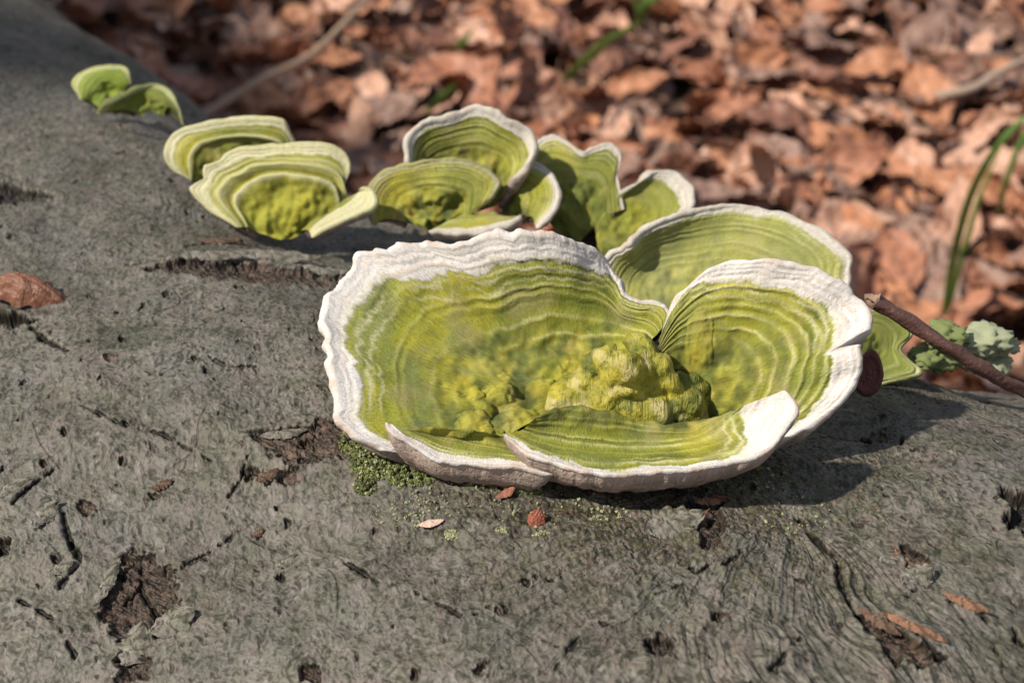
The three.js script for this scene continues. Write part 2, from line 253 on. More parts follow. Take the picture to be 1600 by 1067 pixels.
{
  const sList = [], wList = [];
  for (let s = -1.2, st = 0; s < 3.2; s += st) { sList.push(s); const a = Math.abs(s - 0.02); st = a < 0.2 ? 0.00068 : a < 0.34 ? 0.0012 : a < 0.8 ? 0.004 : 0.03; }
  const full = Math.PI * RAD;
  for (let w = -full; w < full + 1e-6; ) { wList.push(Math.min(w, full)); if (w >= full) break; w += w > -0.225 && w < 0.105 ? 0.00068 : w > -0.3 && w < 0.2 ? 0.003 : 0.03; }
  if (wList[wList.length - 1] < full) wList.push(full);
  const NS = [-0.24, 0.36], NW = [-0.222, 0.103], nearest = (L, v) => L.reduce((b, x, i) => (Math.abs(x - v) < Math.abs(L[b] - v) ? i : b), 0);
  const is = NS.map((v) => nearest(sList, v)), iw = NW.map((v) => nearest(wList, v)), s0 = sList[is[0]], s1 = sList[is[1]], w0 = wList[iw[0]], w1 = wList[iw[1]];
  const W = wList.length, H = sList.length, pos = new Float32Array(W * H * 3), col = new Float32Array(W * H * 3), uv = new Float32Array(W * H * 2), uvN = new Float32Array(W * H * 2), near = [], far = [];
  const tint = (c) => c.map((x, q) => x * [0.485, 0.488, 0.478][q]);
  for (let i = 0; i < H; i++) for (let j = 0; j < W; j++) {
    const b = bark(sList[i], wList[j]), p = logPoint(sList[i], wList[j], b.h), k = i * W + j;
    pos[k * 3] = p.x - fallen.position.x; pos[k * 3 + 1] = p.y - fallen.position.y; pos[k * 3 + 2] = p.z - fallen.position.z;
    col.set(tint(b.c), k * 3); uv[k * 2] = sList[i] / BT; uv[k * 2 + 1] = wList[j] / BT; uvN[k * 2] = (sList[i] - s0) / (s1 - s0); uvN[k * 2 + 1] = (wList[j] - w0) / (w1 - w0);
    if (i && j) (i > is[0] && i <= is[1] && j > iw[0] && j <= iw[1] ? near : far).push(k - W - 1, k - W, k, k - W - 1, k, k - 1);
  }
  const g = new THREE.BufferGeometry();
  g.setAttribute('position', new THREE.BufferAttribute(pos, 3)); g.setIndex(near.concat(far)); g.computeVertexNormals();
  const TW = 2048, TH = 1152, cd = new Uint8Array(TW * TH * 4), hd = new Float32Array(TW * TH * 4);
  for (let y = 0; y < TH; y++) for (let x = 0; x < TW; x++) {
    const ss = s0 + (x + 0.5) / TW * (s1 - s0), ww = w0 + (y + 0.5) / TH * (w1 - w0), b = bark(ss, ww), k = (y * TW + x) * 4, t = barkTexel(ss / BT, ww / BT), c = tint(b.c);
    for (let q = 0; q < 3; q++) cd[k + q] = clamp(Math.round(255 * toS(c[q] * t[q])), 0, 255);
    cd[k + 3] = 255; hd[k] = hd[k + 1] = hd[k + 2] = 0.0011 * tap(barkH, ss / BT, ww / BT) + 0.9 * b.hs + 0.006; hd[k + 3] = 1;
  }
  const tex = (d, type, srgb) => { const t = new THREE.DataTexture(d, TW, TH, THREE.RGBAFormat, type); t.magFilter = THREE.LinearFilter; t.minFilter = THREE.LinearFilter; if (srgb) t.colorSpace = THREE.SRGBColorSpace; t.needsUpdate = true; return t; };
  const piece = (list, extra, m) => {
    const map = new Map(), ix = list.map((v) => { if (!map.has(v)) map.set(v, map.size); return map.get(v); }), q = new THREE.BufferGeometry();
    for (const [n, a, w] of [['position', pos, 3], ['normal', g.attributes.normal.array, 3], ...extra]) { const d = new Float32Array(map.size * w); for (const [v, t] of map) for (let c = 0; c < w; c++) d[t * w + c] = a[v * w + c]; q.setAttribute(n, new THREE.BufferAttribute(d, w)); }
    q.setIndex(ix); return part('bark', q, m, fallen);
  };
  piece(near, [['uv', uvN, 2]], new THREE.MeshStandardMaterial({ map: tex(cd, THREE.UnsignedByteType, true), bumpMap: tex(hd, THREE.FloatType), bumpScale: 1, roughness: 0.64 }));
  piece(far, [['uv', uv, 2], ['color', col, 3]], new THREE.MeshStandardMaterial({ vertexColors: true, map: barkMap, bumpMap: barkBump, bumpScale: 0.0007, roughness: 0.82 }));
}

// ------------------------------------------------------------------ bracket fungi
const feltU = 1 / 0.03;
const capMat = new THREE.MeshPhysicalMaterial({ vertexColors: true, map: feltMap, bumpMap: feltBump, bumpScale: 0.00014, roughness: 0.78, sheen: 0.25, sheenRoughness: 0.6, sheenColor: new THREE.Color(0.5, 0.5, 0.3) });
const rimMat = new THREE.MeshStandardMaterial({ vertexColors: true, map: feltMap, bumpMap: feltBump, bumpScale: 0.00014, roughness: 0.85 });
const poreMat = new THREE.MeshStandardMaterial({ vertexColors: true, map: feltMap, bumpMap: grainBump, bumpScale: 0.0004, roughness: 0.9 });
const GREEN = { deep: [0.058, 0.082, 0.007], olive: [0.200, 0.222, 0.012], lime: [0.405, 0.39, 0.024], pale: [0.47, 0.46, 0.20], yellow: [0.50, 0.40, 0.04], film: [0.20, 0.24, 0.085] };
// One lobe. rings: [[r, points]] from the middle (r = 0) to the rim (r = 1), every point [u, v, height].
function lobe(o) {
  const { rings, nt, nr, thick = 0.003, grow = 0.008, seed = 1, edge = 0.8, scallop = 0.0008, notches = [], lumps = [], under = 0.35, style = {}, base } = o;
  const R = rings.map(([r, pts]) => ({ r, q: pts.map(([u, v, y]) => at(u, v, y)) }));
  const rim = new THREE.CatmullRomCurve3(R[R.length - 1].q, false, 'centripetal'); rim.arcLengthDivisions = 600;
  const Lr = rim.getLength();
  const samples = R.map(({ q }) => { if (q.length === 1) return Array.from({ length: nt }, () => q[0]); const c = new THREE.CatmullRomCurve3(q, false, 'centripetal'); c.arcLengthDivisions = 600; return Array.from({ length: nt }, (_, i) => c.getPointAt(i / (nt - 1))); });
  const K = R.length, ks = R.map((a) => a.r);
  const tang = (k, i) => { const a = samples[Math.max(0, k - 1)][i], b = samples[Math.min(K - 1, k + 1)][i], dr = ks[Math.min(K - 1, k + 1)] - ks[Math.max(0, k - 1)]; return b.clone().sub(a).divideScalar(dr); };
  const endUp = o.flare ?? 0;                                     // the rim bends up (or down) by this much of its slope
  const surf = (i, r) => {
    let k = 0; while (k < K - 2 && r > ks[k + 1]) k++;
    const a = samples[k][i], b = samples[k + 1][i], dr = ks[k + 1] - ks[k], x = (r - ks[k]) / dr, x2 = x * x, x3 = x2 * x, ta = tang(k, i), tb = tang(k + 1, i);
    const p = a.clone().multiplyScalar(2 * x3 - 3 * x2 + 1).addScaledVector(b, -2 * x3 + 3 * x2).addScaledVector(ta, dr * (x3 - 2 * x2 + x)).addScaledVector(tb, dr * (x3 - x2));
    if (endUp) p.y -= endUp * Math.sin(Math.PI * clamp((r - 0.45) / 0.55, 0, 1)) * 0.004;
    if (o.sink) p.y -= o.sink * (1 - smoothstep(r, 0, 0.6)) + 0.7 * o.sink * Math.pow(Math.abs(2 * i / (nt - 1) - 1), 7);
    return p;
  };
  const rows = nr + 7 + Math.round(nr * 0.35), pos = new Float32Array(rows * nt * 3), col = new Float32Array(rows * nt * 3), uv = new Float32Array(rows * nt * 2), mask = new Float32Array(rows * nt);
  const top = [], N = [];
  for (let j = 0; j < nr; j++) for (let i = 0; i < nt; i++) {
    const t = i / (nt - 1), a = t * Lr; let r = 1 - Math.pow(1 - j / (nr - 1), 1.15);
    let re = r;
    for (const [nt0, wid, dep] of notches) { const g = Math.max(0, 1 - Math.abs(t - nt0) / wid); re -= dep * g * Math.pow(r, 7); }
    const sc = (scallop / 0.05) * (n2(a * 95 + seed * 7, seed) + 0.36 * n2(a * 210, seed + 9) + 0.09 * n2(a * 620, seed + 19));
    re += sc * Math.pow(r, 5);
    top.push(surf(i, re));
  }
  const P = (j, i) => top[clamp(j, 0, nr - 1) * nt + clamp(i, 0, nt - 1)];
  const dirs = []; let up = 0;
  for (let j = 0; j < nr; j++) for (let i = 0; i < nt; i++) {
    const dr = P(j + 1, i).clone().sub(P(j - 1, i)), dt = P(j, i + 1).clone().sub(P(j, i - 1));
    let n = dt.clone().cross(dr); if (n.lengthSq() < 1e-18) n.set(0, 1, 0); n.normalize();
    N.push(n); dirs.push(dr.normalize()); up += n.y;
  }
  if (up < 0) for (const n of N) n.negate();
  for (let j = 0; j < nr * 0.08; j++) for (let i = 0; i < nt; i++) N[j * nt + i].lerp(V(0, 1, 0), 1 - j / (nr * 0.08)).normalize();
  const S = { lump: 1, bandN: 9, white: [0.725, 0.69, 0.66], pink: [0.64, 0.51, 0.425], tint: null, ...style };
  const put = (k, p, c) => { pos[k * 3] = p.x - base.x; pos[k * 3 + 1] = p.y - base.y; pos[k * 3 + 2] = p.z - base.z; col.set(c, k * 3); };
  const whiteAt = (t, r, a) => {
    const b = edge + (o.edgeAt ? o.edgeAt(t) : 0) + 0.030 * n2(a * 45, seed + 30) + 0.016 * n2(a * 160, seed + 31) + 0.008 * n2(a * 700, r * 9 + seed) + 0.005 * n2(a * 2000, r * 20 + seed);
    return { b, k: smoothstep(r, b - 0.013, b + 0.013) };
  };
  for (let j = 0; j < nr; j++) for (let i = 0; i < nt; i++) {
    const k = j * nt + i, t = i / (nt - 1), a = t * Lr, r = 1 - Math.pow(1 - j / (nr - 1), 1.15), p = top[k], rr = r * (o.radial ?? 0.05);
    const warp = r + 0.026 * n2(a * 16, seed + r * 1.5) + 0.010 * n2(a * 80, seed + r * 3) + 0.0025 * n2(a * 300, r * 30);
    const { b, k: wk } = whiteAt(t, r, a);
    const wave = Math.sin(2 * Math.PI * (warp * S.bandN * 1.15 + 0.55 * n2(warp * 5, seed + 50)) + seed), bandS = clamp(0.72 + 0.6 * n2(a * 22, warp * 6 + seed), 0.05, 1) * (S.line ? S.line(t) : 0.9), band = (0.6 * wave + 0.4 * n2(warp * S.bandN * 2.3, seed + 60)) * bandS;
    const groove = Math.exp(-(((warp - (b + (1 - b) * 0.42)) / 0.018) ** 2)) + 0.7 * Math.exp(-(((warp - (b + (1 - b) * 0.70)) / 0.015) ** 2));
    const inner = 1 - smoothstep(r, 0.25, 0.6);
    let h = 0.00042 * band * (1 - inner) * (1 - 0.5 * wk) * smoothstep(r, 0.2, 0.45) * (o.relief ?? 1);
    h -= 0.00026 * groove * wk + 0.0002 * (1 - wk) * smoothstep(r, b - 0.03, b);
    h += (o.pleat ?? 0.0004) * n2(a * 75, r * 4 + seed) * smoothstep(r, 0.35, 1) + 0.00009 * n2(a * 330, r * 5) * smoothstep(r, 0.75, 1);
    h += inner * S.lump * (0.0011 * n3(p.x * 100, p.y * 100, p.z * 100 + seed) + 0.00045 * n3(p.x * 250, p.y * 250, p.z * 250));
    h += 0.00005 * n2(a * 1500, rr * 400);
    let lumpy = 0, shelf = 0;
    if (S.terr) for (const t0 of S.terr) { const f = smoothstep(warp, t0 - 0.15, t0) * (1 - smoothstep(warp, t0 + 0.005, t0 + 0.04)); h += 0.0019 * f; shelf = Math.max(shelf, smoothstep(warp, t0 - 0.07, t0) * (1 - smoothstep(warp, t0 + 0.01, t0 + 0.035))); }
    for (const [lx, lz, lr, lh] of lumps) { const d = Math.hypot(p.x - lx + 0.0008 * n2(p.x * 400, p.z * 400), p.z - lz) / lr; if (d < 1) { const q = Math.sqrt(1 - d * d) * (1 - 0.25 * d * d); h += lh * q; lumpy = Math.max(lumpy, q); } }
    p.addScaledVector(N[k], h);
    // colour: algae in rings, felt white margin
    const fib = n2(a * 900, rr * 170 + seed), blot = 1.35 * fbm3(p.x * 85 + seed, p.y * 85, p.z * 85);
    let c = mix3(GREEN.olive, GREEN.lime, clamp(0.5 + 0.55 * band + 0.35 * blot, 0, 1));
    c = mix3(c, GREEN.pale, clamp(0.6 * band + 0.22 * fib + 0.25 * fbm2(p.x * 40 + 9, p.z * 40 + seed, 2) - 0.05, 0, 0.6));
    c = mix3(c, GREEN.deep, clamp(-0.45 * band + 0.85 * blot + 0.2 * fib - 0.08 + 0.25 * (1 - smoothstep(r, 0.2, 0.5)), 0, 0.85));
    { const ln = smoothstep(wave + 0.25 * fib, 0.45, 1.0); c = mix3(c, [0.68, 0.65, 0.34], ln * bandS * 0.66 * smoothstep(r, 0.28, 0.42)); const dk = smoothstep(-wave + 0.3 * fib, 0.3, 1.0); c = mix3(c, [0.11, 0.135, 0.014], dk * bandS * 0.32); }
    { const z = fbm2(p.x * 24 + seed * 5, p.z * 24 + 2, 2); c = mix3(c, [0.42, 0.36, 0.020], clamp(1.1 * z + 0.15, 0, 0.6)); c = mix3(c, [0.10, 0.125, 0.012], clamp(-1.2 * z - 0.1, 0, 0.6)); }
    c = mix3(c, GREEN.film, (S.film ? S.film(t) : 0.5) * clamp(0.35 + 0.9 * fbm2(p.x * 52 - 7, p.z * 52 + seed * 3, 3) + 0.28 * fib, 0, 0.9));
    { const st = n2(a * 2300, rr * 260 + seed), sp = n2(p.x * 1500, p.z * 1500 + p.y * 900); c = c.map((q) => q * (1 + 0.16 * st + 0.10 * sp)); if (n2(p.x * 620 + 3, p.z * 620 + p.y * 300) > 0.88) c = mix3(c, [0.07, 0.06, 0.02], 0.6); }
    { const bz = fbm3(p.x * 55 + 33, p.y * 55, p.z * 55 + seed * 9); const out = 1 - 0.6 * smoothstep(r, 0.35, 0.6); c = mix3(c, [0.34, 0.275, 0.13], clamp(1.5 * bz - 0.25, 0, 0.38)); const dz = fbm3(p.x * 100 - 12, p.y * 100, p.z * 100 + seed * 9) + 0.14 * fib; c = mix3(c, [0.075, 0.10, 0.012], clamp(2.2 * dz - 0.2, 0, 0.85) * out); }
    if (inner > 0) { const y = clamp(0.2 + 1.3 * fbm2(p.x * 110 + 50, p.z * 110, 3), 0, 1); c = mix3(c, GREEN.yellow, inner * y * 0.6); c = mix3(c, [0.06, 0.08, 0.010], inner * clamp(2.3 * fbm3(p.x * 75 - 30, p.y * 75, p.z * 75 + 11) + 0.08, 0, 0.9)); }
    if (shelf) c = mix3(c, S.white, 0.75 * shelf);
    if (lumpy) c = mix3(c, mix3(GREEN.yellow, GREEN.lime, clamp(0.5 + fib, 0, 1)), 0.6 * lumpy);
    { const q = Math.exp(-(((warp - (b - 0.05)) / 0.014) ** 2)) + 0.8 * Math.exp(-(((warp - (b - 0.115)) / 0.010) ** 2)); c = mix3(c, [0.60, 0.57, 0.33], q * clamp(0.45 + 0.7 * n2(a * 40, seed + 99) + 0.3 * fib, 0, 0.8)); }
    if (S.tint) c = S.tint(c, r, t, band, p);
    const pk = clamp(0.9 * n2(warp * 26, seed + 70) + 0.6 * n2(a * 60, r * 20) + 0.35 * n2(a * 240, r * 30) + 0.22, 0, 1) * smoothstep(r, b, b + 0.06);
    let wc = mix3(S.white, S.pink, pk * 0.62); wc = mix3(wc, [0.50, 0.47, 0.27], 0.75 * clamp(1 - (r - b) / 0.060 + 0.5 * n2(a * 400, r * 30), 0, 1) * clamp(0.4 + n2(a * 50, seed + 77), 0, 1)); wc = wc.map((q) => q * (1 + 0.10 * n2(a * 1900, rr * 300) + 0.06 * n2(p.x * 1300, p.z * 1300 + p.y * 700))); wc = mix3(wc, [0.62, 0.60, 0.62], clamp(groove * 0.15 + 0.2 * fib, 0, 0.5));
    if (n2(p.x * 1100, p.z * 1100) > 0.86) wc = mix3(wc, [0.25, 0.22, 0.15], 0.5);
    c = mix3(c, wc, wk); mask[k] = wk;
    put(k, p, c); uv[k * 2] = a * feltU; uv[k * 2 + 1] = rr * feltU;
  }
  // rolled edge and pore surface
  for (let j = nr; j < rows; j++) for (let i = 0; i < nt; i++) {
    const k = j * nt + i, t = i / (nt - 1), a = t * Lr, e = (nr - 1) * nt + i, n = N[e], out = dirs[e], ends = Math.pow(1 - Math.pow(Math.abs(2 * t - 1), 14), 0.5), rho = thick / 2 * Math.max(0.12, ends) * (1 + 0.25 * n2(a * 150, seed + 80));
    let p, c;
    const rimC = mix3(S.white, S.pink, clamp(0.35 + 0.7 * n2(a * 160, seed + 90), 0, 0.9));
    if (j < nr + 7) { const ang = (j - nr + 1) / 7 * Math.PI; p = top[e].clone().addScaledVector(n, -rho + rho * Math.cos(ang)).addScaledVector(out, rho * Math.sin(ang) * 0.9); c = mix3(rimC, [0.56, 0.44, 0.36], smoothstep(j - nr, 2, 6) * 0.75); mask[k] = j - nr < 3 ? 1 : 2; }
    else {
      const x = (j - nr - 6) / (rows - nr - 7), r = 1 - (1 - under) * x, jj = Math.round((1 - Math.pow(1 - r, 1 / 1.15)) * (nr - 1)), kk = jj * nt + i;
      p = surf(i, 1).lerp(surf(i, r), 1); const kx = top[kk]; p = top[e].clone().lerp(kx, 1).addScaledVector(N[kk], -2 * rho);
      p.y -= grow * Math.pow(x, 0.5) * Math.max(0.15, ends);
      const d = 0.0002 * n2(a * 150, x * 12) + 0.0001 * n2(a * 500, x * 60); p.y -= d;
      c = mix3([0.46, 0.345, 0.285], [0.36, 0.275, 0.23], clamp(0.5 + n2(a * 70, x * 6) + 0.5 * n2(a * 400, x * 40), 0, 1)); if (n2(a * 260 + 70, x * 14) > 0.82) c = [0.12, 0.085, 0.05]; c = mix3(c, [0.66, 0.60, 0.54], clamp(n2(a * 700, x * 60) - 0.3, 0, 0.5)); mask[k] = 2;
    }
    if (S.under) c = S.under(c);
    put(k, p, c); uv[k * 2] = a * feltU; uv[k * 2 + 1] = (1 + (j - nr) / nr) * feltU * 0.05 + (j - nr) * 0.045;
  }
  const pick = { cap: [], margin: [], pore: [] };
  for (let j = 1; j < rows; j++) for (let i = 1; i < nt; i++) {
    const A = (j - 1) * nt + i - 1, B = A + 1, C = A + nt, D = C + 1, m = (mask[A] + mask[B] + mask[C] + mask[D]) / 4, L = m > 1.4 ? pick.pore : m > 0.5 ? pick.margin : pick.cap;
    L.push(A, C, B, B, C, D);
  }
  const g = new THREE.BufferGeometry();
  g.setAttribute('position', new THREE.BufferAttribute(pos, 3)); g.setAttribute('color', new THREE.BufferAttribute(col, 3)); g.setAttribute('uv', new THREE.BufferAttribute(uv, 2));
  const all = []; for (const n of ['cap', 'margin', 'pore']) for (const x of pick[n]) all.push(x);
  g.setIndex(all); g.computeVertexNormals();
  const res = {};
  for (const n of ['cap', 'margin', 'pore']) {                    // each part keeps only the vertices it uses
    const map = new Map(), ix = pick[n].map((v) => { if (!map.has(v)) map.set(v, map.size); return map.get(v); }), q = new THREE.BufferGeometry();
    for (const at2 of ['position', 'normal', 'color', 'uv']) { const s = g.attributes[at2], w = s.itemSize, d = new Float32Array(map.size * w); for (const [v, m] of map) for (let c = 0; c < w; c++) d[m * w + c] = s.array[v * w + c]; q.setAttribute(at2, new THREE.BufferAttribute(d, w)); }
    q.setIndex(ix); res[n] = ix.length ? q : null;
  }
  return res;
}
function addLobe(parent, name, o, label) {
  const g = lobe({ ...o, base: parent.position });
  const m = part(name, g.cap ?? g.margin, capMat, parent, label);
  if (g.cap && g.margin) part('margin', g.margin, rimMat, m);
  if (g.pore) part('pore_surface', g.pore, poreMat, m);
  return m;
}
const lumpAt = (u, v, y, r, h) => { const p = at(u, v, y); return [p.x, p.z, r, h]; };

// the big rosette in front
const rosette = thing('bracket_fungus', 'largest bracket fungus, a green and yellow rosette with broad white margin and knobbly middle', 'fungus', V(0, 0, 0));
addLobe(rosette, 'lobe', {
  seed: 1, nt: 640, nr: 230, style: { film: (t) => lerp(0.95, 0.15, smoothstep(t, 0.36, 0.6)), line: (t) => lerp(0.45, 0.95, smoothstep(t, 0.4, 0.65)) }, radial: 0.052, thick: 0.0034, grow: 0.012, edge: 0.825, scallop: 0.0011, under: 0.3,
  edgeAt: (t) => 0.070 * (1 - smoothstep(t, 0.36, 0.5)) + 0.17 * smoothstep(t, 0.80, 0.9),
  rings: [
    [0, [[930, 625, 0.008]]],
    [0.36, [[770, 690, 0.006], [735, 660, 0.009], [730, 600, 0.0125], [775, 555, 0.015], [860, 530, 0.017], [950, 528, 0.017], [1010, 540, 0.018]]],
    [1, [[640, 712, 0.004], [602, 704, 0.007], [562, 682, 0.010], [532, 650, 0.014], [528, 612, 0.018], [523, 570, 0.022], [511, 520, 0.0265], [513, 488, 0.029], [530, 446, 0.033], [560, 408, 0.037], [600, 391, 0.040], [650, 383, 0.041], [700, 388, 0.041], [750, 376, 0.043], [800, 368, 0.045], [850, 366, 0.045], [890, 377, 0.042], [930, 393, 0.037], [958, 422, 0.031], [974, 460, 0.0265], [1000, 470, 0.0255], [1025, 472, 0.025], [1043, 484, 0.024], [1042, 505, 0.022]]],
  ],
  lumps: [lumpAt(780, 590, 0.016, 0.0042, 0.0034), lumpAt(758, 612, 0.016, 0.003, 0.002), lumpAt(742, 588, 0.017, 0.0028, 0.0016), lumpAt(850, 572, 0.018, 0.0042, 0.0024), lumpAt(862, 568, 0.018, 0.0016, 0.001), lumpAt(792, 556, 0.019, 0.002, 0.001), lumpAt(740, 640, 0.014, 0.005, 0.002), lumpAt(770, 660, 0.012, 0.004, 0.0016), lumpAt(900, 560, 0.017, 0.005, 0.002), lumpAt(820, 640, 0.012, 0.006, 0.002)],
}, 'largest lobe at left and back with a broad white edge');
addLobe(rosette, 'lobe', {
  seed: 2, nt: 520, nr: 220, style: { film: () => 0.35 }, radial: 0.052, thick: 0.0026, grow: 0.010, edge: 0.835, scallop: 0.0006, under: 0.3,
  edgeAt: (t) => 0.165 * (1 - smoothstep(t, 0.10, 0.26)) + 0.05 * smoothstep(t, 0.8, 0.9), notches: [[0.642, 0.018, 0.15]],
  rings: [
    [0, [[1010, 620, 0.008]]],
    [0.36, [[1032, 562, 0.0190], [1062, 545, 0.0215], [1108, 536, 0.0230], [1146, 548, 0.0220], [1166, 578, 0.0190], [1166, 608, 0.0150], [1142, 650, 0.009], [1110, 680, 0.004]]],
    [1, [[1030, 532, 0.023], [1045, 492, 0.030], [1075, 452, 0.036], [1110, 423, 0.041], [1160, 411, 0.044], [1210, 412, 0.045], [1260, 420, 0.044], [1300, 437, 0.042], [1335, 464, 0.038], [1357, 492, 0.035], [1350, 520, 0.032], [1338, 545, 0.029], [1342, 566, 0.026], [1336, 590, 0.022], [1318, 620, 0.018], [1290, 646, 0.014], [1252, 670, 0.011], [1225, 686, 0.008], [1185, 702, 0.005]]],
  ],
  lumps: [lumpAt(1090, 580, 0.014, 0.004, 0.001)],
}, 'right lobe, split at its edge, brightly lit');
addLobe(rosette, 'lobe', {
  seed: 3, nt: 520, nr: 170, radial: 0.035, thick: 0.0015, grow: 0.0175, edge: 0.86, scallop: 0.0006, under: 0.25, relief: 0.8,
  edgeAt: (t) => 0.085 - 0.33 * smoothstep(t, 0.72, 0.97),
  rings: [
    [0, [[880, 655, 0.013], [930, 648, 0.013], [1000, 652, 0.012], [1060, 660, 0.011], [1110, 655, 0.011]]],
    [0.3, [[840, 652, 0.0165], [880, 640, 0.0165], [940, 645, 0.015], [1010, 660, 0.0125], [1070, 667, 0.0115], [1120, 652, 0.0135]]],
    [0.65, [[815, 672, 0.0140], [860, 684, 0.0112], [940, 697, 0.0085], [1030, 697, 0.0085], [1110, 684, 0.0120], [1150, 652, 0.0175], [1172, 630, 0.0225]]],
    [1, [[786, 678, 0.0160], [806, 692, 0.0148], [840, 709, 0.0138], [880, 724, 0.0128], [920, 735, 0.0124], [960, 739, 0.0122], [1010, 735, 0.0124], [1060, 731, 0.0130], [1110, 724, 0.0142], [1150, 714, 0.0158], [1175, 709, 0.0172], [1205, 692, 0.020], [1228, 664, 0.0235], [1241, 638, 0.026], [1226, 610, 0.0285]]],
  ],
}, 'front lobe with a curled white tip at its right end');
addLobe(rosette, 'lobe', {
  seed: 4, nt: 320, nr: 120, radial: 0.03, thick: 0.0014, grow: 0.015, edge: 0.84, scallop: 0.0006, under: 0.25, relief: 0.6,
  rings: [
    [0, [[660, 668, 0.0135], [740, 672, 0.0115], [830, 690, 0.009]]],
    [0.45, [[640, 672, 0.0130], [720, 688, 0.0085], [830, 708, 0.0065]]],
    [1, [[603, 660, 0.0155], [622, 678, 0.0140], [650, 696, 0.0115], [680, 716, 0.0095], [720, 722, 0.009], [770, 724, 0.0092], [820, 728, 0.0092], [866, 738, 0.008]]],
  ],
}, 'narrow front left lobe tucked under the front one');
// the knobbly middle: rounded lumps melted together
{
  const L = [[905, 640, 0.0075, 9], [950, 650, 0.0065, 9.5], [1010, 655, 0.0065, 9.5], [1060, 648, 0.0065, 8.5], [985, 596, 0.0140, 8], [940, 612, 0.012, 8.6], [1000, 628, 0.0105, 9], [1050, 630, 0.010, 7.6], [900, 628, 0.0095, 7.4], [948, 562, 0.0235, 3.7], [926, 572, 0.0210, 3.0], [980, 574, 0.0250, 4.3], [1004, 580, 0.0225, 3.2], [962, 584, 0.0215, 3.0], [1002, 558, 0.0240, 3.0], [1030, 572, 0.0225, 3.7], [1010, 542, 0.026, 2.6], [990, 535, 0.026, 2.4], [1018, 605, 0.018, 2.4], [1032, 600, 0.0175, 2.2], [990, 608, 0.0185, 2.6], [970, 606, 0.0185, 2.6], [1048, 598, 0.019, 2.0], [1052, 606, 0.017, 1.8], [1075, 625, 0.0135, 3.2], [1085, 640, 0.011, 3], [915, 600, 0.0165, 3.4], [890, 612, 0.013, 3.4], [880, 630, 0.011, 2.6], [862, 636, 0.0105, 1.8], [945, 630, 0.0135, 5.2], [985, 640, 0.012, 5], [1025, 645, 0.0115, 4.6], [1090, 605, 0.0135, 3], [1070, 600, 0.0145, 2.6], [960, 590, 0.021, 3.4]].map(([u, v, y, r]) => ({ p: at(u, v, y), r: r / 1000 }));
  { const r = rng(17), n0 = L.length; for (let i = 0; i < 90; i++) { const l = L[Math.floor(r() * n0)], a = r() * 6.283, e = Math.asin(0.05 + 0.95 * r()), d = V(Math.cos(a) * Math.cos(e), Math.sin(e), Math.sin(a) * Math.cos(e)), s = 0.0006 + 0.0010 * r() * r(); L.push({ p: l.p.clone().addScaledVector(d, l.r - 0.15 * s), r: s }); } }
  const box = new THREE.Box3(); for (const l of L) box.expandByPoint(l.p.clone().addScalar(l.r)).expandByPoint(l.p.clone().addScalar(-l.r));
  box.expandByScalar(0.003);
  const cen = box.getCenter(V()), size = box.getSize(V()), half = Math.max(size.x, size.y, size.z) / 2, RES = 96, mc = new MarchingCubes(RES, new THREE.MeshStandardMaterial(), false, false, 260000);
  mc.isolation = 0;
  const k = 0.0007;
  for (let z = 0; z < RES; z++) for (let y = 0; y < RES; y++) for (let x = 0; x < RES; x++) {
    const px = cen.x + half * ((x / RES) * 2 - 1), py = cen.y + half * ((y / RES) * 2 - 1), pz = cen.z + half * ((z / RES) * 2 - 1);
    let e = 0; for (const l of L) { const d = Math.hypot(px - l.p.x, py - l.p.y, pz - l.p.z) - l.r; e += Math.exp(-d / k); }
    const d = -k * Math.log(e + 1e-30) + 0.0004 * n3(px * 240, py * 240, pz * 240) + 0.00012 * n3(px * 700, py * 700, pz * 700);
    mc.field[z * RES * RES + y * RES + x] = -d;
  }
  mc.update();
  const n = mc.count, pos = new Float32Array(n * 3), col = new Float32Array(n * 3), uv = new Float32Array(n * 2);
  for (let i = 0; i < n; i++) { pos[i * 3] = cen.x + half * mc.positionArray[i * 3]; pos[i * 3 + 1] = cen.y + half * mc.positionArray[i * 3 + 1]; pos[i * 3 + 2] = cen.z + half * mc.positionArray[i * 3 + 2]; }
  let g = new THREE.BufferGeometry(); g.setAttribute('position', new THREE.BufferAttribute(pos, 3));
  g = mergeVertices(g, 1e-6); g.computeVertexNormals();
  const q = g.attributes.position, C = new Float32Array(q.count * 3), U = new Float32Array(q.count * 2);
  for (let i = 0; i < q.count; i++) {
    const x = q.getX(i), y = q.getY(i), z = q.getZ(i), f = n3(x * 150, y * 150, z * 150), f2 = n3(x * 420, y * 420, z * 420), f3 = n3(x * 75 + 5, y * 75, z * 75);
    let c = mix3([0.195, 0.19, 0.013], [0.39, 0.335, 0.030], clamp(0.5 + 0.6 * f + 0.3 * f2, 0, 1));
    c = mix3(c, [0.095, 0.115, 0.012], clamp(1.9 * f3 + 0.6 * f2 + 0.05, 0, 0.92));
    if (n3(x * 800, y * 800, z * 800) > 0.55) c = c.map((q) => q * 0.6);
    c = mix3(c, [0.50, 0.43, 0.17], clamp(1.4 * n3(x * 110 + 20, y * 110, z * 110) + 0.4 * f2 - 0.35, 0, 0.8));
    C.set(c, i * 3); U[i * 2] = x * feltU; U[i * 2 + 1] = (z + y) * feltU;
  }
  g.setAttribute('color', new THREE.BufferAttribute(C, 3)); g.setAttribute('uv', new THREE.BufferAttribute(U, 2));
  const knobMat = capMat.clone(); knobMat.roughness = 0.6; knobMat.map = null; knobMat.bumpMap = grainBump; knobMat.bumpScale = 0.0006;
  part('knob', g, knobMat, rosette, 'knobbly yellow-green lump in the middle of the rosette');
}

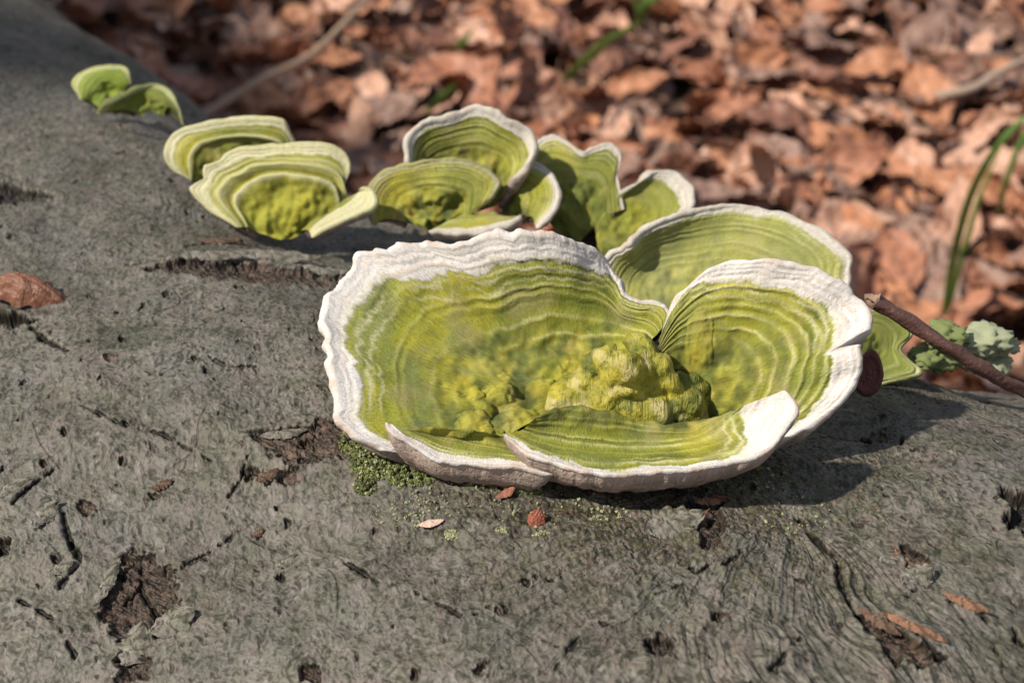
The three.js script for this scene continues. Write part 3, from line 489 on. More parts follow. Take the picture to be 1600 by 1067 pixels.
// the brackets behind
function bracket(label, group, base, lobes) {
  const t = thing('bracket_fungus', label, 'fungus', base, group);
  lobes.forEach((o, i) => addLobe(t, lobes.length > 1 ? 'lobe' : 'cap', { nt: 200, nr: 90, radial: 0.04, thick: 0.0024, grow: 0.005, relief: 0.7, pleat: 0.00015, sink: 0.0024, ...o, style: { bandN: 5.5, lump: 1.5, line: () => 0.7, white: [0.62, 0.58, 0.51], pink: [0.56, 0.47, 0.38], ...o.style } }, o.label));
  return t;
}
bracket('bracket fungus with ringed pale green cap right behind the large rosette', null, at(1050, 470, -0.008), [{
  seed: 12, edge: 0.925, scallop: 0.0007, nt: 320, nr: 130, style: { bandN: 9, lump: 1, film: () => 0.3, tint: (c, r) => mix3(c, [0.44, 0.45, 0.19], 0.35) }, notches: [[0.13, 0.02, 0.05]],
  rings: [[0, [[1060, 500, -0.006]]], [0.45, [[985, 470, -0.004], [1010, 425, 0.001], [1080, 405, 0.005], [1160, 405, 0.006], [1210, 435, 0.002], [1220, 480, -0.004]]],
    [1, [[935, 455, -0.002], [945, 412, 0.006], [962, 392, 0.010], [986, 384, 0.012], [1005, 362, 0.015], [1050, 342, 0.018], [1100, 328, 0.019], [1160, 322, 0.019], [1220, 333, 0.018], [1270, 353, 0.016], [1308, 378, 0.013], [1327, 405, 0.009], [1323, 440, 0.003], [1290, 490, -0.004]]]],
}]);
bracket('upright lumpy bracket cluster with whitish rim and small front shelf, behind the rosette', null, at(700, 345, -0.005), [
  { seed: 21, edge: 0.88, scallop: 0.001, style: { lump: 1.5, film: () => 0.2 }, rings: [[0, [[735, 320, -0.004]]], [0.4, [[660, 300, 0.001], [680, 255, 0.010], [740, 240, 0.013], [785, 262, 0.009], [780, 305, 0.002]]], [1, [[640, 300, 0.004], [640, 250, 0.014], [640, 218, 0.020], [660, 196, 0.024], [700, 184, 0.026], [740, 171, 0.028], [770, 174, 0.028], [790, 190, 0.025], [825, 205, 0.022], [835, 228, 0.018], [822, 255, 0.013], [795, 275, 0.009]]]], label: 'tall upright lobe with whitish rim' },
  { seed: 22, edge: 0.95, scallop: 0.0012, style: { lump: 2.4, white: [0.36, 0.34, 0.14], pink: [0.36, 0.34, 0.14] }, rings: [[0, [[690, 345, -0.003]]], [0.5, [[610, 335, -0.001], [625, 305, 0.004], [680, 290, 0.009], [725, 300, 0.007], [730, 330, 0.001]]], [1, [[582, 345, -0.002], [578, 300, 0.006], [600, 272, 0.011], [650, 258, 0.015], [700, 250, 0.016], [750, 258, 0.014], [778, 280, 0.010], [765, 308, 0.006], [745, 325, 0.002]]]], label: 'lumpy yellow-green base lobe' },
  { seed: 23, edge: 0.90, scallop: 0.0006, rings: [[0, [[770, 345, -0.004]]], [0.45, [[800, 285, 0.004], [830, 300, 0.003], [825, 330, -0.002]]], [1, [[790, 262, 0.008], [835, 254, 0.009], [862, 275, 0.007], [873, 305, 0.003], [862, 330, 0.000], [838, 350, -0.003]]]], label: 'right hand lobe in half shade' },
  { seed: 24, edge: 0.90, scallop: 0.0005, rings: [[0, [[730, 322, 0.000], [770, 322, 0.000]]], [0.5, [[700, 340, 0.000], [750, 335, 0.000], [790, 335, 0.001]]], [1, [[669, 354, 0.001], [690, 358, 0.000], [730, 360, 0.000], [780, 352, 0.001], [808, 340, 0.002], [812, 328, 0.003]]]], label: 'small pale edged shelf in front' },
]);
bracket('mossy green double bracket with pale rim, right of the upright cluster', null, at(920, 385, -0.014), [
  { seed: 31, edge: 0.92, scallop: 0.0009, style: { tint: (c, r) => mix3(c, [0.13, 0.16, 0.02], 0.5 * (1 - smoothstep(r, 0.4, 0.9))) }, rings: [[0, [[900, 370, -0.012]]], [0.45, [[845, 330, -0.007], [850, 280, 0.002], [900, 275, 0.003], [940, 290, 0.000], [940, 335, -0.007]]], [1, [[830, 330, -0.006], [828, 260, 0.005], [840, 225, 0.011], [862, 212, 0.013], [890, 226, 0.011], [912, 240, 0.009], [925, 232, 0.010], [950, 224, 0.011], [970, 240, 0.008], [965, 275, 0.002], [975, 320, -0.005]]]], label: 'left lobe with two white bumps on its rim' },
  { seed: 32, edge: 0.86, scallop: 0.001, style: { tint: (c, r) => mix3(c, [0.20, 0.22, 0.02], 0.4) }, rings: [[0, [[940, 395, -0.014]]], [0.45, [[930, 350, -0.009], [970, 320, -0.006], [1010, 325, -0.007], [1020, 355, -0.010]]], [1, [[945, 345, -0.010], [960, 305, -0.003], [1000, 284, 0.001], [1030, 268, 0.003], [1058, 272, 0.002], [1078, 292, -0.001], [1080, 320, -0.005], [1058, 345, -0.009], [1030, 385, -0.014]]]], label: 'right lobe with a broad cream margin' },
]);
const FARC = { white: [0.62, 0.60, 0.36], pink: [0.60, 0.54, 0.27] };
bracket('yellow-green rounded bracket, rear one of the pair on the left of the log', null, at(370, 275, -0.002), [{
  seed: 41, edge: 0.86, scallop: 0.0003, style: { ...FARC, bandN: 5, terr: [0.62] }, rings: [[0, [[390, 285, -0.003]]], [0.45, [[310, 275, 0.000], [325, 240, 0.007], [380, 225, 0.010], [430, 232, 0.009], [455, 255, 0.003]]], [1, [[292, 272, 0.000], [268, 262, 0.002], [258, 238, 0.007], [270, 212, 0.012], [310, 196, 0.016], [360, 188, 0.018], [410, 186, 0.019], [440, 192, 0.018], [452, 210, 0.014], [465, 235, 0.008]]]] }]);
bracket('pale ringed bracket with bright yellow-green middle, front one of the left pair', null, at(440, 355, -0.001), [
  { seed: 42, edge: 0.84, scallop: 0.0004, nt: 260, nr: 110, style: { ...FARC, bandN: 6, terr: [0.52, 0.70], tint: (c, r, t, band) => mix3(mix3(c, GREEN.pale, smoothstep(r, 0.5, 0.75) * clamp(0.55 + band, 0, 0.9)), [0.42, 0.40, 0.02], 0.5 * (1 - smoothstep(r, 0.25, 0.55))) }, notches: [[0.27, 0.05, 0.10]],
    rings: [[0, [[445, 360, -0.001]]], [0.45, [[390, 350, 0.001], [375, 320, 0.005], [410, 290, 0.010], [470, 285, 0.012], [515, 300, 0.009], [520, 330, 0.003]]], [1, [[368, 348, 0.001], [325, 325, 0.004], [300, 296, 0.009], [312, 266, 0.014], [345, 252, 0.017], [358, 238, 0.019], [400, 230, 0.021], [460, 226, 0.022], [510, 226, 0.022], [538, 240, 0.019], [546, 268, 0.014], [528, 292, 0.009]]]], label: 'ringed main cap' },
  { seed: 43, edge: 0.62, scallop: 0.0003, style: FARC, rings: [[0, [[470, 350, 0.001], [500, 335, 0.003]]], [0.5, [[480, 352, 0.002], [530, 318, 0.006], [555, 300, 0.008]]], [1, [[486, 364, 0.001], [520, 350, 0.003], [555, 335, 0.005], [584, 318, 0.007], [580, 298, 0.010], [560, 290, 0.011]]]], label: 'pale lip curling out to the right' },
]);
bracket('small bright green bracket, farthest left on the log', null, at(180, 165, -0.004), [
  { seed: 51, edge: 0.88, scallop: 0.0003, style: { white: [0.50, 0.52, 0.22], pink: [0.45, 0.46, 0.15], tint: (c) => mix3(c, [0.19, 0.30, 0.02], 0.6) }, rings: [[0, [[180, 165, -0.002]]], [0.5, [[135, 150, 0.003], [155, 125, 0.008], [195, 130, 0.007]]], [1, [[125, 150, 0.003], [113, 128, 0.007], [130, 112, 0.010], [165, 103, 0.012], [195, 106, 0.011], [202, 125, 0.008]]]] }]);
bracket('small folded green bracket with pale edge beside the farthest one', null, at(225, 195, -0.003), [
  { seed: 52, edge: 0.86, scallop: 0.0003, style: { white: [0.52, 0.54, 0.25], pink: [0.5, 0.5, 0.2], tint: (c) => mix3(c, [0.17, 0.23, 0.02], 0.6), under: (c) => mix3(c, [0.10, 0.12, 0.03], 0.75) }, rings: [[0, [[228, 165, 0.004], [250, 168, 0.004]]], [0.5, [[190, 165, 0.0045], [215, 148, 0.008], [262, 160, 0.006]]], [1, [[150, 172, 0.003], [180, 160, 0.007], [215, 142, 0.010], [240, 132, 0.011], [262, 140, 0.009], [278, 165, 0.004], [286, 192, -0.002]]]] }]);
bracket('shaggy green bracket under the brown twig at the right', null, at(1340, 560, -0.004), [
  { seed: 61, edge: 0.97, scallop: 0.0016, style: { lump: 1.6, tint: (c) => mix3(c, [0.17, 0.22, 0.045], 0.6), white: [0.36, 0.38, 0.14], pink: [0.36, 0.38, 0.14] }, rings: [[0, [[1290, 560, 0.002]]], [0.5, [[1345, 510, 0.006], [1375, 525, 0.003], [1380, 550, -0.001], [1350, 575, -0.003]]], [1, [[1350, 478, 0.011], [1395, 490, 0.008], [1425, 520, 0.003], [1405, 545, 0.000], [1436, 578, -0.004], [1420, 588, -0.005], [1370, 595, -0.006]]]] }]);

// ------------------------------------------------------------------ small things on the log
const logY = (x, z) => { const q = toLog(x, z), w = RAD * Math.asin(clamp(q.d / RAD, -1, 1)); return { p: logPoint(q.s, w, bark(q.s, w).h), n: logNormal(q.s, w), s: q.s, w }; };
const brown = (c, r = 0.7, map = null) => new THREE.MeshStandardMaterial({ color: new THREE.Color().setRGB(...c), roughness: r, bumpMap: grainBump, bumpScale: 0.0004, map });
function tubeAlong(pts, r0, r1, rad = 10, seg = 40, rough = 0.12, seed = 3) {
  const c = new THREE.CatmullRomCurve3(pts), fr = c.computeFrenetFrames(seg), pos = [], uv = [], idx = [], L = c.getLength();
  for (let i = 0; i <= seg; i++) {
    const t = i / seg, p = c.getPointAt(t);
    for (let j = 0; j <= rad; j++) { const a = j / rad * 2 * Math.PI, q = lerp(r0, r1, t) * (1 + rough * n3(Math.cos(a) * 1.6, Math.sin(a) * 1.6, t * L * 90 + seed)); const v = p.clone().addScaledVector(fr.normals[i], Math.cos(a) * q).addScaledVector(fr.binormals[i], Math.sin(a) * q); pos.push(v.x, v.y, v.z); uv.push(a * r0 * 20, t * L * 20); if (i && j) { const k = i * (rad + 1) + j; idx.push(k - rad - 2, k - rad - 1, k, k - rad - 2, k, k - 1); } }
  }
  for (const [row, flip] of [[0, 1], [seg, 0]]) { const p = c.getPointAt(row / seg), k0 = pos.length / 3; pos.push(p.x, p.y, p.z); uv.push(0, 0); for (let j = 0; j < rad; j++) { const a = row * (rad + 1) + j; flip ? idx.push(k0, a + 1, a) : idx.push(k0, a, a + 1); } }
  const g = new THREE.BufferGeometry(); g.setAttribute('position', new THREE.Float32BufferAttribute(pos, 3)); g.setAttribute('uv', new THREE.Float32BufferAttribute(uv, 2)); g.setIndex(idx); g.computeVertexNormals();
  return g;
}
{ // the broken twig leaning off the log at the right
  const P = [at(1366, 470, 0.022), at(1420, 502, 0.0165), at(1490, 548, 0.009), at(1560, 590, 0.000), at(1640, 630, -0.012)], t = thing('broken_twig', 'short red-brown twig with a pale snapped end leaning across the right of the log', 'twig', P[3].clone());
  const loc = P.map((p) => p.clone().sub(t.position));
  part('stem', tubeAlong(loc, 0.0023, 0.0018, 14, 120, 0.34), brown([0.105, 0.05, 0.04], 0.6), t);
  const d = loc[0].clone().sub(loc[1]).normalize(), g = new THREE.CylinderGeometry(0.0010, 0.0024, 0.0030, 10, 4), q = g.attributes.position;
  for (let i = 0; i < q.count; i++) { q.setY(i, q.getY(i) + 0.0009 * n2(q.getX(i) * 900, q.getZ(i) * 900)); q.setX(i, q.getX(i) + 0.0006 * n2(i, 3)); }
  g.computeVertexNormals();
  const m = part('snapped_end', g, brown([0.50, 0.33, 0.23], 0.8), t, 'pale splintered wood at the broken tip');
  m.position.copy(loc[0]).addScaledVector(d, 0.0008); m.quaternion.setFromUnitVectors(V(0, 1, 0), d);
}
function scaleGeo(len, wid, cup, curl, thick, seed, nx = 28, ny = 16, rag = 0) {  // a cupped, pointed flake with thickness
  const pos = [], uv = [], idx = [], W = ny + 1;
  for (let s = 0; s < 2; s++) for (let i = 0; i <= nx; i++) for (let j = 0; j <= ny; j++) {
    const t = i / nx, v = j / ny * 2 - 1, prof = Math.pow(Math.sin(Math.PI * clamp(t * 0.96 + 0.02, 0, 1)), 0.75), y = v * wid / 2 * prof * (1 + 0.12 * n2(t * 4, seed) + rag * (0.9 * n2(t * 5, seed + (v > 0 ? 7 : 3)) + 0.5 * n2(t * 15, seed + (v > 0 ? 17 : 13)))), x = (t - 0.5) * len * (1 + rag * 0.25 * n2(v * 2, seed + 40));
    let z = cup * (1 - v * v) * prof + curl * (t - 0.5) ** 2 * 4 + 0.06 * wid * n2(t * 5 + seed, v * 3);
    z -= s ? thick * (1 - Math.pow(Math.abs(v), 6)) * prof : 0;
    pos.push(x, z, y); uv.push(x * 25, y * 25);
    if (i && j) { const k = s * (nx + 1) * W + i * W + j, q = [k - W - 1, k - W, k, k - W - 1, k, k - 1]; idx.push(...(s ? q.reverse() : q)); }
  }
  const g = new THREE.BufferGeometry(); g.setAttribute('position', new THREE.Float32BufferAttribute(pos, 3)); g.setAttribute('uv', new THREE.Float32BufferAttribute(uv, 2)); g.setIndex(idx); g.computeVertexNormals();
  return g;
}
function layOn(m, u, v, turn, lift = 0.0006, tilt = 0, roll = 0) {
  const o = onLog(u, v), n = logNormal(o.s, o.w), p = logPoint(o.s, o.w, bark(o.s, o.w).h + lift);
  m.position.copy(p).sub(m.parent === scene ? V(0, 0, 0) : m.parent.position);
  m.quaternion.setFromUnitVectors(V(0, 1, 0), n).multiply(new THREE.Quaternion().setFromEuler(new THREE.Euler(roll, turn, tilt, 'YXZ')));
  return m;
}
layOn(solo('seed_husk', scaleGeo(0.034, 0.013, 0.0055, -0.004, 0.0008, 4, 40, 20, 0.16), new THREE.MeshPhysicalMaterial({ color: new THREE.Color().setRGB(0.20, 0.085, 0.05), roughness: 0.5, bumpMap: grainBump, bumpScale: 0.0006 }), 'glossy orange-brown curled husk at the left edge of the log', 'husk'), 38, 452, -0.35, 0.003, -0.12, 0.15);
{
  const g = new THREE.SphereGeometry(1, 48, 32), q = g.attributes.position;
  for (let i = 0; i < q.count; i++) { const x = q.getX(i), y = q.getY(i), z = q.getZ(i), rad = Math.hypot(x, y), dish = z > 0 ? 1 - 0.55 * (1 - smoothstep(rad, 0.55, 0.85)) : 1, w = (1 - 0.22 * Math.max(0, y)) * (1 - 0.05 * y); q.setXYZ(i, 0.0043 * x * w, 0.0070 * y, 0.0022 * z * dish + (z > 0 ? 0.00035 * n2(x * 5, y * 7) * (1 - rad) : 0)); }
  g.computeVertexNormals();
  const m = solo('seed', g, brown([0.13, 0.035, 0.028], 0.45), 'dark red oval seed standing on edge right of the large rosette', 'seed');
  m.position.copy(at(1358, 583, 0.004)); m.rotation.set(-0.45, -0.2, -0.12);
}
layOn(solo('bud_scale', scaleGeo(0.0068, 0.0026, 0.0004, 0.0003, 0.0003, 12), brown([0.55, 0.40, 0.32], 0.6), 'tiny pale pink bud scale on the bark below the rosette', 'bud scale'), 674, 820, 0.15, 0.0007);
layOn(solo('bark_fragment', scaleGeo(0.0055, 0.0045, 0.0006, 0.0006, 0.0004, 15), brown([0.24, 0.07, 0.035], 0.6), 'tiny rust red bark fragment tilted up below the front rim', 'bark fragment'), 838, 815, 1.2, 0.0012, 0.5, 0.4);
layOn(solo('bark_fragment', scaleGeo(0.006, 0.003, 0.0006, 0.0008, 0.0004, 17), brown([0.27, 0.105, 0.06], 0.6), 'reddish splinter at the edge of the moss under the front left lobe', 'bark fragment'), 792, 778, 0.5, 0.0008, 0.2);
layOn(solo('dead_leaf', scaleGeo(0.016, 0.007, 0.002, 0.002, 0.0004, 19), brown([0.22, 0.11, 0.085], 0.6), 'small purplish dead leaf tucked between the cluster and the double bracket', 'leaf'), 905, 352, 0.9, 0.006, 0.6);
// curled flakes of bark still holding to the log
const flakeMap = barkMap.clone(); flakeMap.repeat.set(0.25, 0.25); flakeMap.needsUpdate = true;
const flakeMat = [[0.255, 0.245, 0.225], [0.19, 0.115, 0.085], [0.32, 0.17, 0.11]].map((c) => brown(c, 0.85, flakeMap));
[[1052, 812, 0.016, 0.012, 0.3, 0, 0.25], [1096, 800, 0.010, 0.006, 1.1, 1, 0.5], [1112, 775, 0.009, 0.004, 0.2, 2, 0.35], [1422, 868, 0.011, 0.006, 2.2, 2, 0.4], [1512, 946, 0.012, 0.0034, -0.6, 2, 0.6], [1428, 992, 0.017, 0.0034, -0.62, 2, 0.5], [1375, 980, 0.012, 0.004, -0.8, 1, 0.4], [1432, 905, 0.010, 0.009, 0.6, 0, 0.3], [1390, 868, 0.011, 0.004, 0.1, 0, 0.4], [265, 965, 0.012, 0.009, 0.4, 0, 0.15], [200, 1000, 0.012, 0.010, 1.2, 0, 0.2], [160, 900, 0.016, 0.004, 1.2, 0, 0.3], [330, 398, 0.024, 0.006, 0.1, 0, 0.3], [430, 392, 0.030, 0.007, 0.0, 0, 0.35], [505, 412, 0.018, 0.005, -0.15, 0, 0.3], [340, 372, 0.016, 0.004, 0.2, 1, 0.3], [445, 684, 0.013, 0.004, 0.1, 0, 0.25], [418, 745, 0.007, 0.005, 0.6, 1, 0.35], [70, 800, 0.010, 0.006, 0.9, 0, 0.3], [15, 760, 0.012, 0.004, 0.4, 0, 0.35], [250, 750, 0.006, 0.004, 0.4, 1, 0.4], [90, 880, 0.007, 0.004, 0.4, 0, 0.3], [440, 860, 0.006, 0.003, 0.7, 0, 0.3], [395, 820, 0.004, 0.003, 0.7, 1, 0.3]].forEach(([u, v, l, w, turn, k, lift], i) => {
  const m = part('bark_flake', scaleGeo(l, w * (k ? 0.7 : 0.85), 0.12 * w, 0.2 * w, 0.0005, 30 + i, 36, 12, 0.28), flakeMat[k], fallen);
  layOn(m, u, v, turn, 0.0006, 0, lift);
});
{ // moss cushion and crumbs of algae round the base
  const r = rng(61), g = new THREE.IcosahedronGeometry(1, 1), q = g.attributes.position;
  for (let i = 0; i < q.count; i++) { const f = 1 + 0.7 * n3(q.getX(i) * 1.7, q.getY(i) * 1.7, q.getZ(i) * 1.7); q.setXYZ(i, q.getX(i) * f, q.getY(i) * f, q.getZ(i) * f); }
  g.computeVertexNormals();
  const list = [];
  const spots = [[590, 728, 40, 26, 1000], [640, 748, 38, 18, 900], [575, 712, 26, 16, 420], [570, 762, 16, 12, 200], [665, 742, 18, 12, 240], [760, 764, 30, 6, 170], [820, 768, 26, 5, 155], [545, 700, 14, 16, 160], [705, 836, 9, 7, 60], [786, 831, 10, 5, 40], [845, 834, 14, 5, 30], [700, 770, 90, 40, 90], [880, 800, 100, 40, 70], [955, 795, 30, 12, 50], [1245, 790, 50, 30, 40], [1180, 735, 80, 20, 120], [640, 800, 60, 20, 70]];
  for (const [cu, cv, du, dv, n] of spots) for (let i = 0; i < (n > 150 ? 2.2 * n : n); i++) {
    const a = r() * 6.283, d = Math.sqrt(r()), u = cu + Math.cos(a) * d * du * 1.1, v = cv + Math.sin(a) * d * dv;
    if (n2(u * 0.06, v * 0.08) < -0.35 && n > 150) continue;
    list.push([u, v, n > 150 ? (1 - d) * 0.003 * r() : 0, 0.00014 + 0.00034 * r() * r(), r(), n < 100 ? 1 : 0]);
  }
  const im = new THREE.InstancedMesh(g, new THREE.MeshStandardMaterial({ roughness: 0.8 }), list.length), M = new THREE.Matrix4(), Q = new THREE.Quaternion();
  list.forEach(([u, v, up, s, k, pale], i) => {
    const o = onLog(u, v), p = logPoint(o.s, o.w, bark(o.s, o.w).h + up + s * 0.4);
    Q.setFromEuler(new THREE.Euler(r() * 6, r() * 6, r() * 6));
    im.setMatrixAt(i, M.compose(p, Q, V(s * (0.8 + r() * 0.7), s, s * (0.8 + r() * 0.7))));
    im.setColorAt(i, new THREE.Color().setRGB(...mix3(mix3([0.04, 0.05, 0.014], [0.20, 0.225, 0.065], k), [0.42, 0.43, 0.26], pale ? 0.6 : k > 0.85 ? 0.6 : 0)));
  });
  im.name = 'moss'; scene.add(im); tag(im, 'crumbly bright green moss and algae under the front left rim', 'moss', null, 'stuff');
}
{ // crumbly pale green growth past the twig
  const r = rng(91), base = at(1500, 575, -0.012), t = thing('crumbly_lichen', 'pale mint green crumbly lichen lump behind the twig at the right end', 'lichen', base), make = (blobs, seed) => {
    const gs = blobs.map(([u, v, y, s], i) => { const g = new THREE.IcosahedronGeometry(s * 0.85, 5), q = g.attributes.position, p = at(u, v, y).sub(base); for (let k = 0; k < q.count; k++) { const x = q.getX(k) / s, yy = q.getY(k) / s, z = q.getZ(k) / s, f = 1 + 0.30 * n3(x * 1.5 + seed + i, yy * 1.5, z * 1.5) + 0.22 * n3(x * 4 + i, yy * 4, z * 4) + 0.10 * n3(x * 10, yy * 10, z * 10 + i); q.setXYZ(k, q.getX(k) * f * 1.25 + p.x, q.getY(k) * f * 0.62 + p.y, q.getZ(k) * f + p.z); } g.deleteAttribute('normal'); g.deleteAttribute('uv'); const m = mergeVertices(g, 1e-7); m.computeVertexNormals(); return m; });
    return mergeGeometries(gs);
  };
  const mint = new THREE.MeshStandardMaterial({ color: new THREE.Color().setRGB(0.30, 0.325, 0.205), roughness: 0.95 }), green = new THREE.MeshStandardMaterial({ color: new THREE.Color().setRGB(0.17, 0.205, 0.075), roughness: 0.95 });
  part('lump', make([[1475, 522, 0.000, 0.006], [1490, 528, -0.002, 0.004]], 1), green, t);
  part('lump', make([[1540, 530, -0.004, 0.0075], [1563, 538, -0.006, 0.005], [1520, 530, -0.004, 0.005]], 2), mint, t);
  part('lump', make([[1540, 565, -0.012, 0.0065], [1515, 560, -0.010, 0.005], [1555, 570, -0.013, 0.004]], 3), mint, t);
  part('lump', make([[1470, 560, -0.009, 0.006], [1445, 560, -0.007, 0.005]], 4), green, t);
}

// ------------------------------------------------------------------ the forest floor
const GY = -0.43;
{
  const g = new THREE.PlaneGeometry(400, 400, 1, 1).rotateX(-Math.PI / 2);
  const soil = dataTexture(256, 256, (x, y) => sr(mix3([0.04, 0.024, 0.018], [0.14, 0.078, 0.055], clamp(0.5 + 0.5 * tileNoise(x * 20, y * 20, 20, 20, 1) + 0.4 * tileNoise(x * 60, y * 60, 60, 60, 2), 0, 1))), true);
  g.attributes.uv.array.forEach((v, i, a) => { a[i] = v * 1000; });
  const m = solo('forest_floor', g, new THREE.MeshStandardMaterial({ map: soil, roughness: 0.95, bumpMap: grainBump, bumpScale: 0.004 }), null, null, null, 'structure');
  m.position.y = GY;
}
// dry beech leaves
function leafGeo(seed, len, wid, o) {
  const nx = 22, ny = 12, pos = [], uv = [], idx = [], W = ny + 1;
  for (let s = 0; s < 2; s++) for (let i = 0; i <= nx; i++) for (let j = 0; j <= ny; j++) {
    const t = i / nx, v = j / ny * 2 - 1;
    const prof = Math.pow(Math.sin(Math.PI * Math.pow(clamp(t * 0.97 + 0.015, 0, 1), 0.88)), 0.8) * (1 - 0.18 * smoothstep(t, 0.75, 1));
    const half = wid / 2 * prof * (1 + 0.05 * Math.sin(t * 46)), across = v * half;
    const vein = Math.sin((t * 9 - Math.abs(v) * 1.5) * 2 * Math.PI), ruff = 0.0013 * vein * Math.abs(v) * prof + 0.004 * n2(t * 3 + seed, v * 1.3 + seed) + 0.0025 * n2(t * 7 + seed, v * 3) * Math.abs(v);
    // roll round the midrib and bend along it
    const k = o.roll * (0.7 + 0.6 * n2(t * 1.5, seed + 4)), ang = across * k, rr = Math.abs(k) > 1 ? 1 / k : 0;
    let y = rr ? Math.sin(ang) * rr : across, z = (rr ? (1 - Math.cos(ang)) * rr : 0) + Math.abs(across) * o.fold + ruff - s * 0.00025;
    const b = o.bend, ba = (t - 0.5) * len * b, br = Math.abs(b) > 0.5 ? 1 / b : 0;
    let x = br ? Math.sin(ba) * (br - z) : (t - 0.5) * len, h = br ? br - Math.cos(ba) * (br - z) : z;
    const tw = o.twist * (t - 0.5), yy = y * Math.cos(tw) - (h) * Math.sin(tw), hh = y * Math.sin(tw) + h * Math.cos(tw);
    pos.push(x, hh, yy); uv.push(t, j / ny);
    if (i && j) { const q0 = s * (nx + 1) * W + i * W + j, q = [q0 - W - 1, q0, q0 - W, q0 - W - 1, q0 - 1, q0]; idx.push(...(s ? q.reverse() : q)); }
  }
  const g = new THREE.BufferGeometry(); g.setAttribute('position', new THREE.Float32BufferAttribute(pos, 3)); g.setAttribute('uv', new THREE.Float32BufferAttribute(uv, 2)); g.setIndex(idx); g.computeVertexNormals();
  return g;
}
const LR = rng(404), leafGeos = [];
const kinds = [[0, 0, 0, 0.3], [0, 0.25, 4, 0.3], [22, 0, 3, 0.5], [-24, 0, -5, 0.5], [45, 0, 4, 0.7], [70, 0, 2, 0.5], [12, 0.15, 10, 0.8], [-14, 0, 9, 0.4], [34, 0.1, -8, 0.9], [110, 0, 3, 0.3], [8, 0.3, -9, 0.5], [-40, 0, 4, 0.6]];
kinds.forEach(([roll, fold, bend, twist], i) => leafGeos.push(leafGeo(i * 3.7 + 1, 0.072 + 0.016 * (i % 3) - 0.008, 0.044 + 0.005 * (i % 4) - 0.005, { roll, fold, bend, twist })));
const petioleGeo = tubeAlong([V(-0.030, 0, 0), V(-0.037, 0.001, 0.001), V(-0.047, 0.004, 0.002)], 0.0007, 0.0005, 5, 6);
function leafTexture(seed, base, dark, pale) {
  return dataTexture(256, 160, (x, y) => {
    const v = y * 2 - 1, rib = Math.exp(-((v / 0.035) ** 2)), ph = (x * 9 - Math.abs(v) * 1.5), vein = Math.exp(-(((((ph % 1) + 1) % 1 - 0.5) / 0.07) ** 2)) * (1 - 0.3 * Math.abs(v));
    let c = mix3(base, dark, clamp(0.35 + 0.5 * fbm2(x * 4 + seed, y * 3, 3) * 2, 0, 0.9)); c = mix3(c, pale, clamp(0.9 * fbm2(x * 6 - seed, y * 5 + 3, 3), 0, 0.6));
    c = mix3(c, pale, 0.30 * vein + 0.5 * rib); if (n2(x * 40 + seed, y * 26) > 0.72) c = mix3(c, dark, 0.6);
    const g = 1 + 0.12 * n2(x * 120, y * 80 + seed); return sr(c.map((q) => q * g));
  }, true);
}
const leafKinds = [
  ['russet', [0.40, 0.165, 0.09], [0.20, 0.08, 0.048], [0.55, 0.29, 0.19]],
  ['orange-brown', [0.46, 0.20, 0.10], [0.25, 0.10, 0.052], [0.60, 0.33, 0.20]],
  ['pinkish tan', [0.55, 0.31, 0.215], [0.33, 0.165, 0.11], [0.68, 0.47, 0.37]],
  ['dull greyish brown', [0.28, 0.165, 0.125], [0.15, 0.085, 0.065], [0.42, 0.28, 0.23]],
  ['dark chestnut', [0.23, 0.095, 0.06], [0.11, 0.05, 0.035], [0.36, 0.18, 0.12]],
].map(([n, a, b, c], i) => [n, ...[a, b, c].map((q) => q.map((x) => Math.min(0.72, x * 1.14)))].concat(i)).map(([n, a, b, c, i]) => ({ n, m: new THREE.MeshPhysicalMaterial({ map: leafTexture(i * 5.3 + 2, a, b, c), roughness: 0.52, bumpMap: grainBump, bumpScale: 0.0004, transmission: 0.12, thickness: 0 }) }));
const petMat = brown([0.20, 0.10, 0.06], 0.7);
const poses = ['lying flat', 'slightly folded', 'cupped', 'humped', 'half rolled', 'rolled', 'bowed', 'arched', 'twisted', 'tightly rolled', 'folded', 'domed'];
const inFrame = (p) => { const d = p.clone().sub(EYE), f = -d.z, c = Math.cos(PITCH), s = Math.sin(PITCH), dep = f * c - d.y * s, up = f * s + d.y * c; return { u: 800 + d.x / dep * FOCAL, v: 533.5 - up / dep * FOCAL, dep }; };
const leaves = [];
for (let i = 0; i < 8200; i++) {
  const z = -0.25 - 2.6 * Math.pow(LR(), 0.8), x = (LR() - 0.5) * (2.0 + -z * 0.9) + 0.15 + z * 0.1, q = toLog(x, z), near = Math.abs(q.d) < RAD * 0.75;
  const lay = LR(), tilt = LR() < 0.25 ? 1.1 : 0.5;
  const l = { x, z, y: GY + 0.006 + 0.042 * lay, e: [(LR() - 0.5) * tilt * 2, LR() * 6.283, (LR() - 0.5) * tilt * 2], g: Math.floor(LR() * 12), s: 0.74 + LR() * 0.42, lay };
  const r = LR(); l.k = lay < 0.3 ? (r < 0.5 ? 4 : 3) : r < 0.30 ? 0 : r < 0.52 ? 1 : r < 0.72 ? 2 : r < 0.88 ? 3 : 4;
  if (near) continue;
  const f = inFrame(V(x, l.y, z)); l.f = f;
  const sil = onLogSil(f.u);
  l.seen = f.u > -60 && f.u < 1660 && f.v > -60 && f.v < sil + 20;
  leaves.push(l);
}
function onLogSil(u) { const S = [[-50, -10], [0, 20], [130, 130], [280, 200], [600, 300], [1000, 440], [1350, 565], [1600, 615], [1700, 640]]; for (let i = 1; i < S.length; i++) if (u < S[i][0]) return lerp(S[i - 1][1], S[i][1], clamp((u - S[i - 1][0]) / (S[i][0] - S[i - 1][0]), 0, 1)); return 640; }
